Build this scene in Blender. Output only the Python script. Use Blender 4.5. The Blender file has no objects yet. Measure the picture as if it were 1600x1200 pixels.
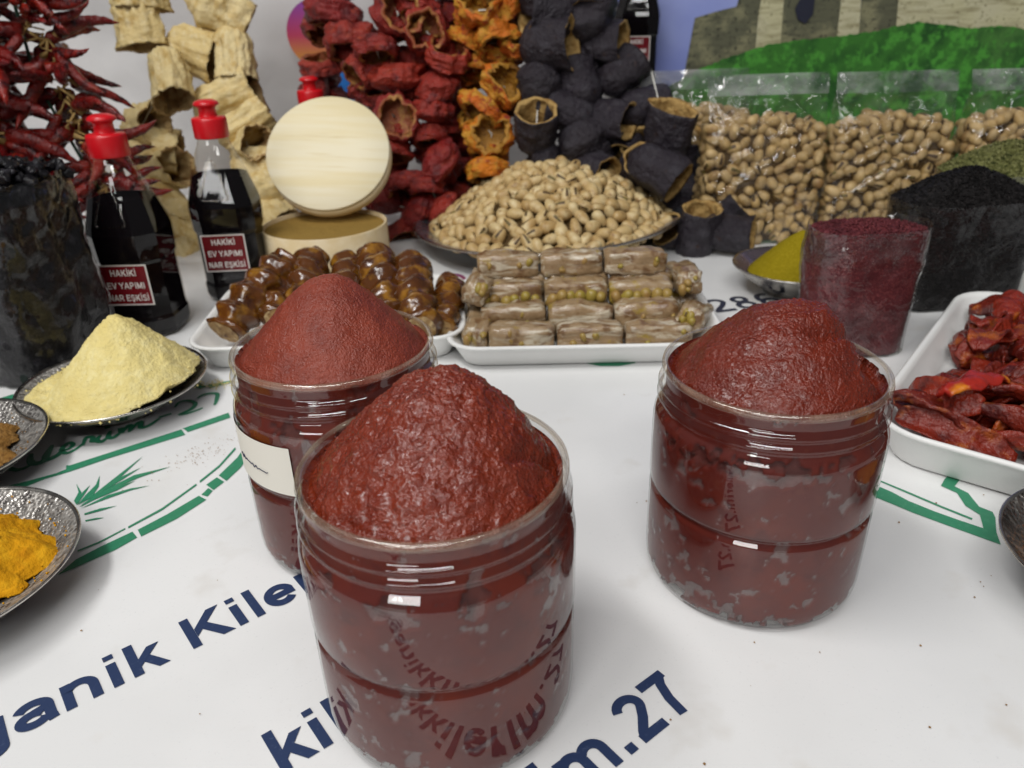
import bpy, math, random
from mathutils import Vector, Matrix, Quaternion, noise, geometry
import numpy as np

PI = math.pi
random.seed(11)
SC = bpy.context.scene
COL = SC.collection

# ------------------------------------------------------------------ camera
cam_d = bpy.data.cameras.new('camera')
cam_d.sensor_width = 36.0
cam_d.lens = 26.81
cam_d.clip_start = 0.01
cam_d.clip_end = 50
cam_d.dof.use_dof = True
cam_d.dof.focus_distance = 0.36
cam_d.dof.aperture_fstop = 13.0
cam = bpy.data.objects.new('camera', cam_d)
COL.objects.link(cam)
PITCH, ROLL = 0.4658, -0.0287
_R = Vector((1, 0, 0)); _U = Vector((0, math.sin(PITCH), math.cos(PITCH))); _F = Vector((0, math.cos(PITCH), -math.sin(PITCH)))
_X = _R * math.cos(ROLL) + _U * math.sin(ROLL)
_Y = -_R * math.sin(ROLL) + _U * math.cos(ROLL)
cam.matrix_world = Matrix(((_X.x, _Y.x, -_F.x, 0), (_X.y, _Y.y, -_F.y, 0), (_X.z, _Y.z, -_F.z, 0.2676), (0, 0, 0, 1)))
SC.camera = cam

# ------------------------------------------------------------------ light: indoor stall lit by ceiling panels
w = bpy.data.worlds.new('World'); SC.world = w; w.use_nodes = True
bg = w.node_tree.nodes['Background']
bg.inputs[0].default_value = (0.95, 0.97, 1.0, 1)
bg.inputs[1].default_value = 0.11

def panel(name, loc, target, sx, sy, power, col=(1, .99, .975)):
    l = bpy.data.lights.new(name, 'AREA'); l.shape = 'RECTANGLE'; l.size = sx; l.size_y = sy
    l.energy = power; l.color = col
    o = bpy.data.objects.new(name, l); COL.objects.link(o)
    o.location = loc
    o.rotation_euler = (Vector(target) - Vector(loc)).to_track_quat('-Z', 'Y').to_euler()
    return o
panel('ceiling_panel', (-0.70, 0.10, 1.65), (-0.05, .45, 0), .9, .20, 14.5)
panel('ceiling_panel', (-0.25, -1.45, 1.95), (0.0, .5, 0), 1.5, .30, 23.5)
panel('ceiling_panel', (0.12, -0.22, 1.9), (0.08, .5, 0), 1.2, .06, 8)
panel('ceiling_panel', (-2.1, -4.6, 2.2), (-0.2, .6, .1), 2.2, .8, 60)

SC.view_settings.view_transform = 'Standard'
SC.view_settings.look = 'None'
SC.view_settings.exposure = 0.0
SC.view_settings.gamma = 1.0
SC.view_settings.use_curve_mapping = False
SC.cycles.use_denoising = True
SC.cycles.max_bounces = 10
SC.cycles.transparent_max_bounces = 32
SC.cycles.caustics_reflective = False
SC.cycles.caustics_refractive = False
SC.cycles.sample_clamp_indirect = 6

# ------------------------------------------------------------------ helpers
def tag(o, label=None, cat=None, group=None, kind=None):
    if label: o['label'] = label
    if cat: o['category'] = cat
    if group: o['group'] = group
    if kind: o['kind'] = kind
    return o

def link(o, parent=None):
    COL.objects.link(o)
    if parent is not None: o.parent = parent
    return o

def mdata(name, verts, faces, mats=(), mi=None, smooth=True):
    me = bpy.data.meshes.new(name)
    me.from_pydata([tuple(v) for v in verts], [], [tuple(f) for f in faces])
    for m in (mats if isinstance(mats, (list, tuple)) else [mats]): me.materials.append(m)
    if mi is not None: me.polygons.foreach_set('material_index', mi)
    me.polygons.foreach_set('use_smooth', [smooth] * len(me.polygons))
    me.update()
    return me

def put(name, me, loc=(0, 0, 0), parent=None, rot=None, scale=None):
    o = bpy.data.objects.new(name, me); link(o, parent)
    o.location = loc
    if rot is not None:
        if isinstance(rot, Quaternion): o.rotation_mode = 'QUATERNION'; o.rotation_quaternion = rot
        else: o.rotation_euler = rot
    if scale is not None: o.scale = scale if isinstance(scale, (tuple, list)) else (scale,) * 3
    return o

def mk(name, verts, faces, mats, parent=None, loc=(0, 0, 0), mi=None, smooth=True, rot=None):
    return put(name, mdata(name, verts, faces, mats, mi, smooth), loc, parent, rot)

def empty(name, loc, label, cat, group=None, rz=0):
    o = bpy.data.objects.new(name, None); link(o)
    o.empty_display_size = .01
    o.location = loc; o.rotation_euler = (0, 0, rz)
    return tag(o, label, cat, group)

def fr(p, s=1.0, o=4, seed=0.0):
    return noise.fractal(Vector((p[0] * s + seed * 7.13, p[1] * s - seed * 3.7, p[2] * s + seed * 1.9)), 1.0, 2.0, o)
def nz(p, s=1.0, seed=0.0):
    return noise.noise(Vector((p[0] * s + seed * 7.13, p[1] * s - seed * 3.7, p[2] * s + seed * 1.9)))
def sstep(a, b, x):
    t = min(1, max(0, (x - a) / (b - a))); return t * t * (3 - 2 * t)
def lerp(a, b, t): return a + (b - a) * t
def interp(tab, x):
    if x <= tab[0][0]: return tab[0][1]
    for (a, b), (c, d) in zip(tab, tab[1:]):
        if x <= c: return b + (d - b) * (x - a) / max(1e-9, c - a)
    return tab[-1][1]

def loft(rings, cap0=False, cap1=False):
    n = len(rings[0]); v = [p for r in rings for p in r]; f = []
    for i in range(len(rings) - 1):
        for j in range(n):
            k = (j + 1) % n
            f.append((i * n + j, i * n + k, (i + 1) * n + k, (i + 1) * n + j))
    if cap0:
        v.append(tuple(sum(p[a] for p in rings[0]) / n for a in range(3))); c = len(v) - 1
        f += [(c, (j + 1) % n, j) for j in range(n)]
    if cap1:
        v.append(tuple(sum(p[a] for p in rings[-1]) / n for a in range(3))); c = len(v) - 1; b = (len(rings) - 1) * n
        f += [(c, b + j, b + (j + 1) % n) for j in range(n)]
    return v, f

def lathe(prof, n=64, cap0=False, cap1=False, warp=None):
    rings = []
    for r, z in prof:
        rings.append([(r * math.cos(2 * PI * j / n), r * math.sin(2 * PI * j / n), z) for j in range(n)])
    if warp: rings = [[warp(p) for p in r] for r in rings]
    return loft(rings, cap0, cap1)

def rrect(hw, hd, rad, n=8):
    pts = []
    rad = min(rad, hw * .999, hd * .999)
    for cx, cy, a0 in ((hw - rad, hd - rad, 0), (-hw + rad, hd - rad, PI / 2), (-hw + rad, -hd + rad, PI), (hw - rad, -hd + rad, 1.5 * PI)):
        for i in range(n):
            a = a0 + PI / 2 * i / (n - 1)
            pts.append((cx + rad * math.cos(a), cy + rad * math.sin(a)))
    return pts

def resample(pts, n):
    P = pts + [pts[0]]; L = [0]
    for a, b in zip(P, P[1:]): L.append(L[-1] + math.hypot(b[0] - a[0], b[1] - a[1]))
    out = []; k = 0
    for i in range(n):
        s = L[-1] * i / n
        while L[k + 1] < s: k += 1
        t = (s - L[k]) / max(1e-9, L[k + 1] - L[k])
        out.append((lerp(P[k][0], P[k + 1][0], t), lerp(P[k][1], P[k + 1][1], t)))
    return out

def tube(pts, rad, n=8, cap=True):
    pts = [Vector(p) for p in pts]; rings = []
    up = Vector((0, 0, 1)); 
    for i, p in enumerate(pts):
        d = (pts[min(i + 1, len(pts) - 1)] - pts[max(i - 1, 0)]).normalized()
        s = d.cross(up)
        if s.length < .05: s = d.cross(Vector((1, 0, 0)))
        s.normalize(); t = s.cross(d)
        r = rad(i / (len(pts) - 1)) if callable(rad) else rad
        rings.append([tuple(p + (s * math.cos(2 * PI * j / n) + t * math.sin(2 * PI * j / n)) * r) for j in range(n)])
    return loft(rings, cap, cap)

def join(parts):
    V = []; F = []; MI = []
    for k, (v, f) in enumerate(parts):
        b = len(V); V += list(v); F += [tuple(i + b for i in q) for q in f]; MI += [k] * len(f)
    return V, F, MI

def catmull(pts, k=6):
    pts = [Vector(p) for p in pts]; out = []
    for i in range(len(pts) - 1):
        p0 = pts[max(i - 1, 0)]; p1 = pts[i]; p2 = pts[i + 1]; p3 = pts[min(i + 2, len(pts) - 1)]
        for j in range(k):
            t = j / k
            out.append(.5 * ((2 * p1) + (p2 - p0) * t + (2 * p0 - 5 * p1 + 4 * p2 - p3) * t * t + (3 * p1 - p0 - 3 * p2 + p3) * t ** 3))
    out.append(pts[-1]); return out

# flat print: strokes and polygons lying on a sheet
def strip(pts, w, z=0.0, taper=False):
    pts = [Vector((p[0], p[1])) for p in pts]; L = []; Rr = []
    n = len(pts)
    for i, p in enumerate(pts):
        a = (p - pts[i - 1]).normalized() if i else (pts[1] - p).normalized()
        b = (pts[i + 1] - p).normalized() if i < n - 1 else a
        t = (a + b); t = t.normalized() if t.length > 1e-6 else a
        m = Vector((-t.y, t.x)); k = 1 / max(.5, m.dot(Vector((-a.y, a.x))))
        ww = w * (.5 if not taper else .5 * (.45 + .55 * math.sin(PI * min(1, max(0, (i + .3) / (n - .4))))))
        L.append(p + m * ww * k); Rr.append(p - m * ww * k)
    v = [(q.x, q.y, z) for q in Rr] + [(q.x, q.y, z) for q in L]
    f = [(i, i + 1, n + i + 1, n + i) for i in range(n - 1)]
    return v, f
def polyfill(pts, z=0.0):
    tri = geometry.tessellate_polygon([[Vector((p[0], p[1], 0)) for p in pts]])
    v = [(p[0], p[1], z) for p in pts]
    out = []
    for t in tri:
        a, b, c = (pts[i] for i in t)
        out.append(tuple(t) if (b[0] - a[0]) * (c[1] - a[1]) - (b[1] - a[1]) * (c[0] - a[0]) > 0 else tuple(reversed(t)))
    return v, out
def arc(cx, cy, rx, ry, a0, a1, n=18):
    return [(cx + rx * math.cos(math.radians(lerp(a0, a1, i / n))), cy + ry * math.sin(math.radians(lerp(a0, a1, i / n)))) for i in range(n + 1)]
# bold grotesque letters, 1000 units to the em: s = stroke, p = polygon
def glyph(ch, t):
    h = t / 2
    S = lambda *pts: ('s', list(pts)); Pg = lambda *pts: ('p', list(pts))
    bar = lambda x, y0, y1: S((x, y0), (x, y1))
    G = {
        'i': (278, [bar(140, 0, 519), bar(140, 612, 716)]), 'l': (278, [bar(140, 0, 716)]), '.': (278, [bar(140, 0, 137)]),
        'k': (556, [bar(70 + h, 0, 716), Pg((70 + t - 6, 175), (395, 519), (560, 519), (70 + t - 6, 20)) if t < 1 else Pg((200, 155), (200, 325), (370, 519), (545, 519)), Pg((262, 236), (362, 340), (572, 0), (412, 0))]),
        'K': (722, [bar(72 + h, 0, 716), Pg((212, 215), (212, 400), (497, 716), (690, 716)), Pg((318, 330), (420, 440), (722, 0), (532, 0))]),
        'n': (611, [bar(70 + h, 0, 519), S(*([(70 + h + 20, 330)] + arc(305, 305, 172, 155, 160, 0) + [(477, 0)]))]),
        'm': (889, [bar(66 + h, 0, 519), S(*([(66 + h + 20, 340)] + arc(290, 315, 155, 147, 160, 0, 14) + [(445, 0)])), S(*([(460, 340)] + arc(600, 315, 155, 147, 160, 0, 14) + [(755, 0)]))]),
        'r': (389, [bar(66 + h, 0, 519), S(*([(66 + h + 20, 300)] + arc(330, 280, 170, 180, 165, 92)))]),
        'e': (556, [S((100, 258), (520, 258)), S(*arc(280, 258, 188, 198, 14, 322, 30))]),
        'a': (556, [S(*(arc(270, 330, 185, 132, 165, 0, 14) + [(457, 120), (475, 0)])), S(*(arc(245, 155, 160, 105, 40, 350, 26))), S((250, 268), (440, 300))]),
        'g': (611, [S((475, 519), (475, 20), *arc(290, -40, 185, 110, 0, -155, 14)), S(*arc(275, 262, 195, 200, 0, 360, 28))]),
        'O': (778, [S(*arc(389, 358, 290, 305, 0, 360, 36))]), 'o': (611, [S(*arc(305, 260, 215, 205, 0, 360, 30))]),
        '2': (556, [S(*(arc(275, 515, 175, 145, 170, -30, 16) + [(330, 310), (170, 150), (110, h)])), S((60, h), (510, h))]),
        '7': (556, [S((45, 716 - h), (515, 716 - h)), S((440, 716 - h - 5), (350, 520), (270, 290), (235, 0))]),
        '8': (556, [S(*arc(278, 530, 140, 128, 0, 360, 24)), S(*arc(278, 205, 172, 150, 0, 360, 24))]),
        '6': (556, [S(*arc(285, 220, 170, 160, 0, 360, 24)), S(*(arc(300, 400, 190, 260, 60, 195, 16)))]),
        '5': (556, [S((480, 716 - h), (160, 716 - h), (120, 370), *arc(270, 230, 175, 175, 120, -150, 20))]),
        '@': (900, [S(*arc(450, 330, 380, 380, -50, 290, 36)), S(*arc(430, 330, 150, 160, 0, 360, 24)), S((600, 480), (590, 200), (700, 180), (800, 330))]),
        'H': (722, [bar(72 + h, 0, 716), bar(650 - h, 0, 716), S((80, 370), (640, 370))]),
        'A': (722, [S((70, 0), (360, 716)), S((652, 0), (362, 716)), S((180, 230), (540, 230))]),
        'I': (278, [bar(140, 0, 716)]), 'İ': (278, [bar(140, 0, 716), bar(140, 790, 900)]),
        'E': (640, [bar(72 + h, 0, 716), S((80, 716 - h), (600, 716 - h)), S((80, 370), (570, 370)), S((80, h), (610, h))]),
        'V': (667, [S((60, 716), (333, 0)), S((607, 716), (333, 0))]), 'Y': (667, [S((50, 716), (333, 320)), S((617, 716), (333, 320)), bar(333, 0, 320)]),
        'P': (667, [bar(72 + h, 0, 716), S((80, 716 - h), (360, 716 - h), *arc(390, 505, 155, 150, 80, -80, 10), (360, 320), (80, 320))]),
        'M': (833, [bar(72 + h, 0, 716), bar(761 - h, 0, 716), S((130, 716), (416, 60)), S((702, 716), (416, 60))]),
        'N': (722, [bar(72 + h, 0, 716), bar(650 - h, 0, 716), S((120, 700), (602, 16))]),
        'R': (722, [bar(72 + h, 0, 716), S((80, 716 - h), (400, 716 - h), *arc(430, 505, 155, 150, 80, -80, 10), (400, 330), (80, 330)), S((400, 330), (640, 0))]),
        'S': (667, [S(*arc(333, 525, 215, 135, 20, 250, 14), *arc(333, 200, 235, 150, 70, -165, 14))]),
        'Ş': (667, [S(*arc(333, 525, 215, 135, 20, 250, 14), *arc(333, 200, 235, 150, 70, -165, 14)), S((333, 0), (380, -100), (290, -170))]),
    }
    return G.get(ch, (278, []))
def word(txt, em, t=137, track=1.0, condense=1.0):
    x = 0; parts = []; k = 0
    for ch in txt:
        adv, els = glyph(ch, t)
        for kind, pts in els:
            q = [((x + p[0]) * em / 1000 * condense, p[1] * em / 1000) for p in pts]
            z = (k % 7) * 1.2e-5; k += 1
            parts.append(strip(q, t * em / 1000, z) if kind == 's' else polyfill(q, z))
        x += adv * track
    v, f, _ = join(parts)
    return v, f, x * em / 1000 * condense

# ------------------------------------------------------------------ materials
def nt_of(name):
    m = bpy.data.materials.new(name); m.use_nodes = True
    return m, m.node_tree, m.node_tree.nodes['Principled BSDF'], m.node_tree.nodes['Material Output']
def add(nt, typ, **kw):
    n = nt.nodes.new(typ)
    for k, v in kw.items():
        if k in n.inputs: n.inputs[k].default_value = v
        else: setattr(n, k, v)
    return n
def coords(nt):
    tc = add(nt, 'ShaderNodeTexCoord'); oi = add(nt, 'ShaderNodeObjectInfo')
    ml = add(nt, 'ShaderNodeMath', operation='MULTIPLY'); ml.inputs[1].default_value = 13.7
    nt.links.new(oi.outputs['Random'], ml.inputs[0])
    va = add(nt, 'ShaderNodeVectorMath', operation='ADD')
    nt.links.new(tc.outputs['Object'], va.inputs[0]); nt.links.new(ml.outputs[0], va.inputs[1])
    return va.outputs[0], oi
def tex(nt, co, kind, scale, detail=4, rough=.55, dist=0):
    if kind == 'noise':
        n = add(nt, 'ShaderNodeTexNoise', Scale=scale, Detail=detail, Roughness=rough, Distortion=dist); out = n.outputs['Fac']
    elif kind == 'cells':
        n = add(nt, 'ShaderNodeTexVoronoi', Scale=scale); out = n.outputs['Distance']
    elif kind == 'bits':
        n = add(nt, 'ShaderNodeTexVoronoi', Scale=scale)
        s = add(nt, 'ShaderNodeSeparateColor'); nt.links.new(n.outputs['Color'], s.inputs[0]); out = s.outputs[0]
    elif kind == 'grain':
        mp = add(nt, 'ShaderNodeMapping'); mp.inputs['Scale'].default_value = (1, 14, 1)
        nt.links.new(co, mp.inputs[0]); co = mp.outputs[0]
        n = add(nt, 'ShaderNodeTexNoise', Scale=scale, Detail=detail, Roughness=rough); out = n.outputs['Fac']
    elif kind == 'grainx':
        mp = add(nt, 'ShaderNodeMapping'); mp.inputs['Scale'].default_value = (.16, 1, 1)
        nt.links.new(co, mp.inputs[0]); co = mp.outputs[0]
        n = add(nt, 'ShaderNodeTexNoise', Scale=scale * 3, Detail=detail, Roughness=rough, Distortion=.8); out = n.outputs['Fac']
    elif kind == 'courses':
        mp = add(nt, 'ShaderNodeMapping'); mp.inputs['Scale'].default_value = (.35, 1, 2.2)
        nt.links.new(co, mp.inputs[0]); co = mp.outputs[0]
        n = add(nt, 'ShaderNodeTexNoise', Scale=scale, Detail=3, Roughness=.6); out = n.outputs['Fac']
    elif kind == 'wave':
        n = add(nt, 'ShaderNodeTexWave', Scale=scale, Distortion=dist, Detail=detail); out = n.outputs['Fac']
    nt.links.new(co, n.inputs['Vector'])
    return out
def rng(nt, sock, lo, hi, a=0.0, b=1.0):
    m = add(nt, 'ShaderNodeMapRange'); m.inputs['From Min'].default_value = lo; m.inputs['From Max'].default_value = hi
    m.inputs['To Min'].default_value = a; m.inputs['To Max'].default_value = b
    nt.links.new(sock, m.inputs['Value']); return m.outputs[0]
def mixc(nt, fac, a, b):
    m = add(nt, 'ShaderNodeMix', data_type='RGBA')
    if hasattr(fac, 'links'): nt.links.new(fac, m.inputs[0])
    else: m.inputs[0].default_value = fac
    for s, i in ((a, 6), (b, 7)):
        if hasattr(s, 'links'): nt.links.new(s, m.inputs[i])
        else: m.inputs[i].default_value = tuple(s) + (1,)
    return m.outputs[2]
def pm(name, col, rough=.5, metal=0, spec=.5, var=(), bump=(), coat=0, coat_rough=.1, sss=0, rvar=None, rand=None, attr=None, trans=0):
    """principled material: var = (kind, scale, colour, lo, hi[, detail]), bump = (kind, scale, strength, distance[, detail])"""
    m, nt, b, o = nt_of(name)
    co, oi = coords(nt)
    c = col
    if rand: c = mixc(nt, oi.outputs['Random'], col, rand)
    for v in var:
        t = tex(nt, co, v[0], v[1], v[5] if len(v) > 5 else 4)
        c = mixc(nt, rng(nt, t, v[3], v[4]), c, v[2])
    if attr:
        at = add(nt, 'ShaderNodeAttribute', attribute_name=attr[0])
        c = mixc(nt, at.outputs['Fac'], c, attr[1])
    if hasattr(c, 'links'): nt.links.new(c, b.inputs['Base Color'])
    else: b.inputs['Base Color'].default_value = tuple(c) + (1,)
    b.inputs['Roughness'].default_value = rough; b.inputs['Metallic'].default_value = metal
    b.inputs['Specular IOR Level'].default_value = spec
    if rvar:
        t = tex(nt, co, 'noise', rvar[0], 3); nt.links.new(rng(nt, t, .35, .65, rvar[1], rvar[2]), b.inputs['Roughness'])
    if coat: b.inputs['Coat Weight'].default_value = coat; b.inputs['Coat Roughness'].default_value = coat_rough
    if sss:
        b.inputs['Subsurface Weight'].default_value = sss; b.inputs['Subsurface Scale'].default_value = .004
        b.inputs['Subsurface Radius'].default_value = (1, .4, .15)
    if trans: b.inputs['Transmission Weight'].default_value = trans
    nrm = None
    for q in bump:
        t = tex(nt, co, q[0], q[1], q[4] if len(q) > 4 else 4)
        bn = add(nt, 'ShaderNodeBump', Strength=q[2], Distance=q[3])
        nt.links.new(t, bn.inputs['Height'])
        if nrm: nt.links.new(nrm, bn.inputs['Normal'])
        nrm = bn.outputs[0]
    if nrm: nt.links.new(nrm, b.inputs['Normal'])
    return m
def film(name, tint=(1, 1, 1), f0=.05, rough=.03, bump=None, haze=0.0, hazecol=(.8, .8, .8), hazevar=None):
    """thin clear plastic: lets light through and mirrors its surroundings by the angle of incidence"""
    m, nt, b, o = nt_of(name); nt.nodes.remove(b)
    co, oi = coords(nt)
    ge = add(nt, 'ShaderNodeNewGeometry'); gl = add(nt, 'ShaderNodeBsdfGlossy', Roughness=rough)
    nsock = ge.outputs['Normal']
    if bump:
        t = tex(nt, co, 'noise', bump[0], 3, .5, .6); bn = add(nt, 'ShaderNodeBump', Strength=bump[1], Distance=bump[2])
        nt.links.new(t, bn.inputs['Height']); nsock = bn.outputs[0]; nt.links.new(nsock, gl.inputs['Normal'])
    d = add(nt, 'ShaderNodeVectorMath', operation='DOT_PRODUCT'); nt.links.new(nsock, d.inputs[0]); nt.links.new(ge.outputs['Incoming'], d.inputs[1])
    a = add(nt, 'ShaderNodeMath', operation='ABSOLUTE'); nt.links.new(d.outputs['Value'], a.inputs[0])
    s = add(nt, 'ShaderNodeMath', operation='SUBTRACT', use_clamp=True); s.inputs[0].default_value = 1; nt.links.new(a.outputs[0], s.inputs[1])
    p = add(nt, 'ShaderNodeMath', operation='POWER'); nt.links.new(s.outputs[0], p.inputs[0]); p.inputs[1].default_value = 5
    fr_ = rng(nt, p.outputs[0], 0, 1, f0, .92)
    tr = add(nt, 'ShaderNodeBsdfTransparent', Color=tuple(tint) + (1,)); base = tr.outputs[0]
    if haze:
        df = add(nt, 'ShaderNodeBsdfDiffuse', Color=tuple(hazecol) + (1,)); mh = add(nt, 'ShaderNodeMixShader'); mh.inputs[0].default_value = haze
        if hazevar:
            t = tex(nt, co, 'noise', hazevar[0], 5); nt.links.new(rng(nt, t, hazevar[1], hazevar[2], 0, haze), mh.inputs[0])
        nt.links.new(base, mh.inputs[1]); nt.links.new(df.outputs[0], mh.inputs[2]); base = mh.outputs[0]
    mx = add(nt, 'ShaderNodeMixShader'); nt.links.new(fr_, mx.inputs[0]); nt.links.new(base, mx.inputs[1]); nt.links.new(gl.outputs[0], mx.inputs[2])
    nt.links.new(mx.outputs[0], o.inputs['Surface'])
    return m

MT = {}
MT['vinyl'] = pm('white_vinyl', (.79, .79, .785), .32, spec=.35, var=[('noise', 7, (.74, .74, .735), .42, .62), ('noise', 22, (.70, .685, .66), .60, .74), ('cells', 60, (.45, .42, .36), .012, .004), ('noise', 900, (.70, .70, .70), .62, .75)], bump=[('noise', 5, .16, .006), ('noise', 14, .08, .003), ('noise', 900, .04, .0004)])
MT['navy'] = pm('navy_print', (.022, .040, .105), .4, spec=.4, var=[('noise', 500, (.05, .075, .15), .6, .75)])
MT['ink'] = pm('dark_print', (.02, .025, .05), .4)
MT['green'] = pm('green_print', (.035, .235, .125), .4, spec=.4, var=[('noise', 300, (.06, .28, .16), .55, .7)])
MT['blueprint'] = pm('blue_print', (.01, .09, .36), .4)
MT['purple'] = pm('purple_print', (.22, .03, .17), .4, var=[('noise', 30, (.30, .06, .10), .4, .6)])
MT['fabric'] = pm('white_fabric', (.61, .60, .595), .7, spec=.2, var=[('noise', 3, (.50, .485, .48), .4, .65)], bump=[('noise', 6, .3, .02), ('noise', 700, .1, .0006)])
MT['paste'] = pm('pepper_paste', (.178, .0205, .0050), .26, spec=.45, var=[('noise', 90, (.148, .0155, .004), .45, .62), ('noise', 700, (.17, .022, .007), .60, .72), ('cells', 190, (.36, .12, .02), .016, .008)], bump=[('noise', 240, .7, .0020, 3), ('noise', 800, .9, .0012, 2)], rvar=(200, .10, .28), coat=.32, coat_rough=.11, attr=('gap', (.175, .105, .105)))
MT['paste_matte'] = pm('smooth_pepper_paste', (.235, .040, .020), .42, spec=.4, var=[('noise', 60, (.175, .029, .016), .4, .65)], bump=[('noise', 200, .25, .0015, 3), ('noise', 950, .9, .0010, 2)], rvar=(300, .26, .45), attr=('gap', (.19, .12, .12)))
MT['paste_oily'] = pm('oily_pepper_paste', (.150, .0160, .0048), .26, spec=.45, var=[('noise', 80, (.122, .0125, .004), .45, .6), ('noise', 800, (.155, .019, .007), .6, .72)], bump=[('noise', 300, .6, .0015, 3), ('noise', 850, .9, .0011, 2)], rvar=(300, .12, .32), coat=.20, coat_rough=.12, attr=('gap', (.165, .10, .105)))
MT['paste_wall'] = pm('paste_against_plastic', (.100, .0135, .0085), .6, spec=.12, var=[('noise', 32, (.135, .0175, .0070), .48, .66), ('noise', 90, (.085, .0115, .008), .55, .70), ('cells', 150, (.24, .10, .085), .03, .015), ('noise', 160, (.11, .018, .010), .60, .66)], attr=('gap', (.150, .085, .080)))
MT['jar'] = film('clear_jar_plastic', (.975, .975, .97), .074, .012, bump=(40, .04, .002))
MT['jarlip'] = film('jar_lip_plastic', (.93, .91, .87), .07, .05, bump=(90, .12, .002), haze=.30, hazecol=(.55, .42, .30), hazevar=(60, .3, .7))
MT['bag'] = film('clear_bag_film', (.955, .955, .95), .065, .04, bump=(60, .9, .005), haze=.05, hazevar=(40, .5, .8))
MT['bag_dark'] = film('clear_bag_film_over_seeds', (.96, .96, .96), .032, .035, bump=(50, .9, .005), haze=.008, hazevar=(40, .5, .8))
MT['seal'] = film('heat_sealed_film', (.93, .93, .92), .22, .10, bump=(60, .5, .004), haze=.34, hazecol=(.85, .85, .84), hazevar=(22, .40, .66))  # blotchy white haze puts the strip's bright reflections into its colour
MT['bag_smoky'] = film('creased_bag_film', (.93, .93, .93), .036, .025, bump=(22, .45, .008), haze=.012, hazecol=(.5, .5, .55), hazevar=(30, .5, .8))
MT['bottle'] = film('clear_bottle_plastic', (.94, .92, .89), .045, .03, bump=(30, .05, .002))
MT['syrup'] = pm('black_syrup', (.004, .003, .004), .3, spec=0.0)
MT['redcap'] = pm('red_cap_plastic', (.55, .006, .012), .32, spec=.5, bump=[('noise', 200, .05, .0005)])
MT['labelwhite'] = pm('label_white', (.72, .70, .66), .4)
MT['labelred'] = pm('label_red', (.14, .006, .010), .25, spec=.6, var=[('noise', 25, (.085, .004, .007), .4, .65)])
MT['paper'] = pm('paper_sticker', (.76, .73, .65), .6, spec=.2, bump=[('noise', 300, .1, .0004)])
MT['pen'] = pm('pen_ink', (.02, .02, .06), .5)
MT['foam'] = pm('white_foam', (.82, .82, .80), .42, spec=.35, var=[('noise', 10, (.78, .78, .765), .4, .65)], bump=[('cells', 500, .08, .0004)])
MT['silver'] = pm('engraved_silver', (.50, .47, .43), .22, metal=1, var=[('noise', 60, (.22, .20, .18), .42, .62), ('cells', 380, (.10, .09, .085), .28, .12)], bump=[('cells', 380, .9, .0012), ('noise', 240, .5, .0008)], rvar=(90, .15, .45))
MT['silver_rim'] = pm('polished_silver', (.62, .59, .54), .2, metal=1, var=[('noise', 70, (.40, .37, .34), .4, .65)], rvar=(60, .12, .35))
MT['darkplate'] = pm('dark_engraved_metal', (.30, .285, .265), .3, metal=.55, var=[('noise', 90, (.10, .09, .085), .46, .62), ('cells', 420, (.46, .44, .41), .45, .65)], bump=[('cells', 420, .9, .0010), ('noise', 160, .8, .0012)], rvar=(100, .2, .5))
MT['tintplate'] = pm('mauve_metal', (.30, .24, .27), .22, metal=.9, var=[('noise', 14, (.40, .44, .52), .45, .6)], bump=[('noise', 160, .15, .0008)], rvar=(40, .15, .35))
MT['cream'] = pm('cream_flour', (.74, .62, .26), .9, spec=.1, var=[('noise', 160, (.79, .69, .34), .45, .65), ('noise', 40, (.69, .56, .21), .5, .7)], bump=[('noise', 500, .8, .0016, 6), ('cells', 900, .3, .0006)])
MT['turmeric'] = pm('turmeric_powder', (.62, .285, .006), .85, spec=.15, var=[('noise', 150, (.70, .36, .012), .45, .65), ('noise', 70, (.50, .20, .004), .55, .7)], bump=[('noise', 480, .7, .0015, 6)])
MT['brownpow'] = pm('brown_powder', (.27, .135, .035), .9, spec=.1, var=[('noise', 200, (.36, .20, .065), .45, .65), ('noise', 400, (.16, .07, .02), .55, .7)], bump=[('noise', 600, .8, .0014, 6)])
MT['olive'] = pm('olive_powder', (.245, .185, .006), .9, spec=.1, var=[('noise', 500, (.30, .23, .012), .45, .65)], bump=[('noise', 800, .4, .0008, 4)])
MT['tanpow'] = pm('tan_powder', (.27, .170, .042), .9, spec=.1, var=[('noise', 600, (.22, .13, .032), .5, .7)], bump=[('noise', 900, .4, .0007, 4)])
MT['orangepow'] = pm('orange_powder', (.55, .20, .02), .9, spec=.1, bump=[('noise', 600, .6, .0012, 5)])
MT['sumac'] = pm('sumac_flakes', (.112, .018, .023), .7, spec=.25, var=[('bits', 800, (.20, .045, .048), .62, .9), ('noise', 60, (.075, .012, .016), .45, .65)], bump=[('cells', 800, .7, .0011), ('noise', 500, .4, .001)])
MT['seed'] = pm('black_seed', (.008, .007, .007), .6, spec=.15, var=[('bits', 600, (.022, .019, .019), .6, .9)], bump=[('cells', 600, .9, .0016)])
MT['mint'] = pm('dried_mint', (.15, .155, .05), .85, spec=.15, var=[('bits', 480, (.25, .25, .10), .5, .85), ('bits', 330, (.05, .06, .018), .75, .95)], bump=[('cells', 480, .9, .0018)])
MT['raisin'] = pm('black_dried_fruit', (.006, .0055, .007), .35, spec=.25, var=[('noise', 120, (.028, .026, .032), .5, .7)], bump=[('noise', 260, .8, .002)])
MT['nut'] = pm('pistachio_shell', (.55, .40, .185), .45, spec=.35, rand=(.42, .27, .105), var=[('noise', 70, (.64, .51, .28), .46, .66), ('noise', 150, (.25, .14, .055), .56, .70)], bump=[('noise', 500, .2, .0006)])
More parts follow.
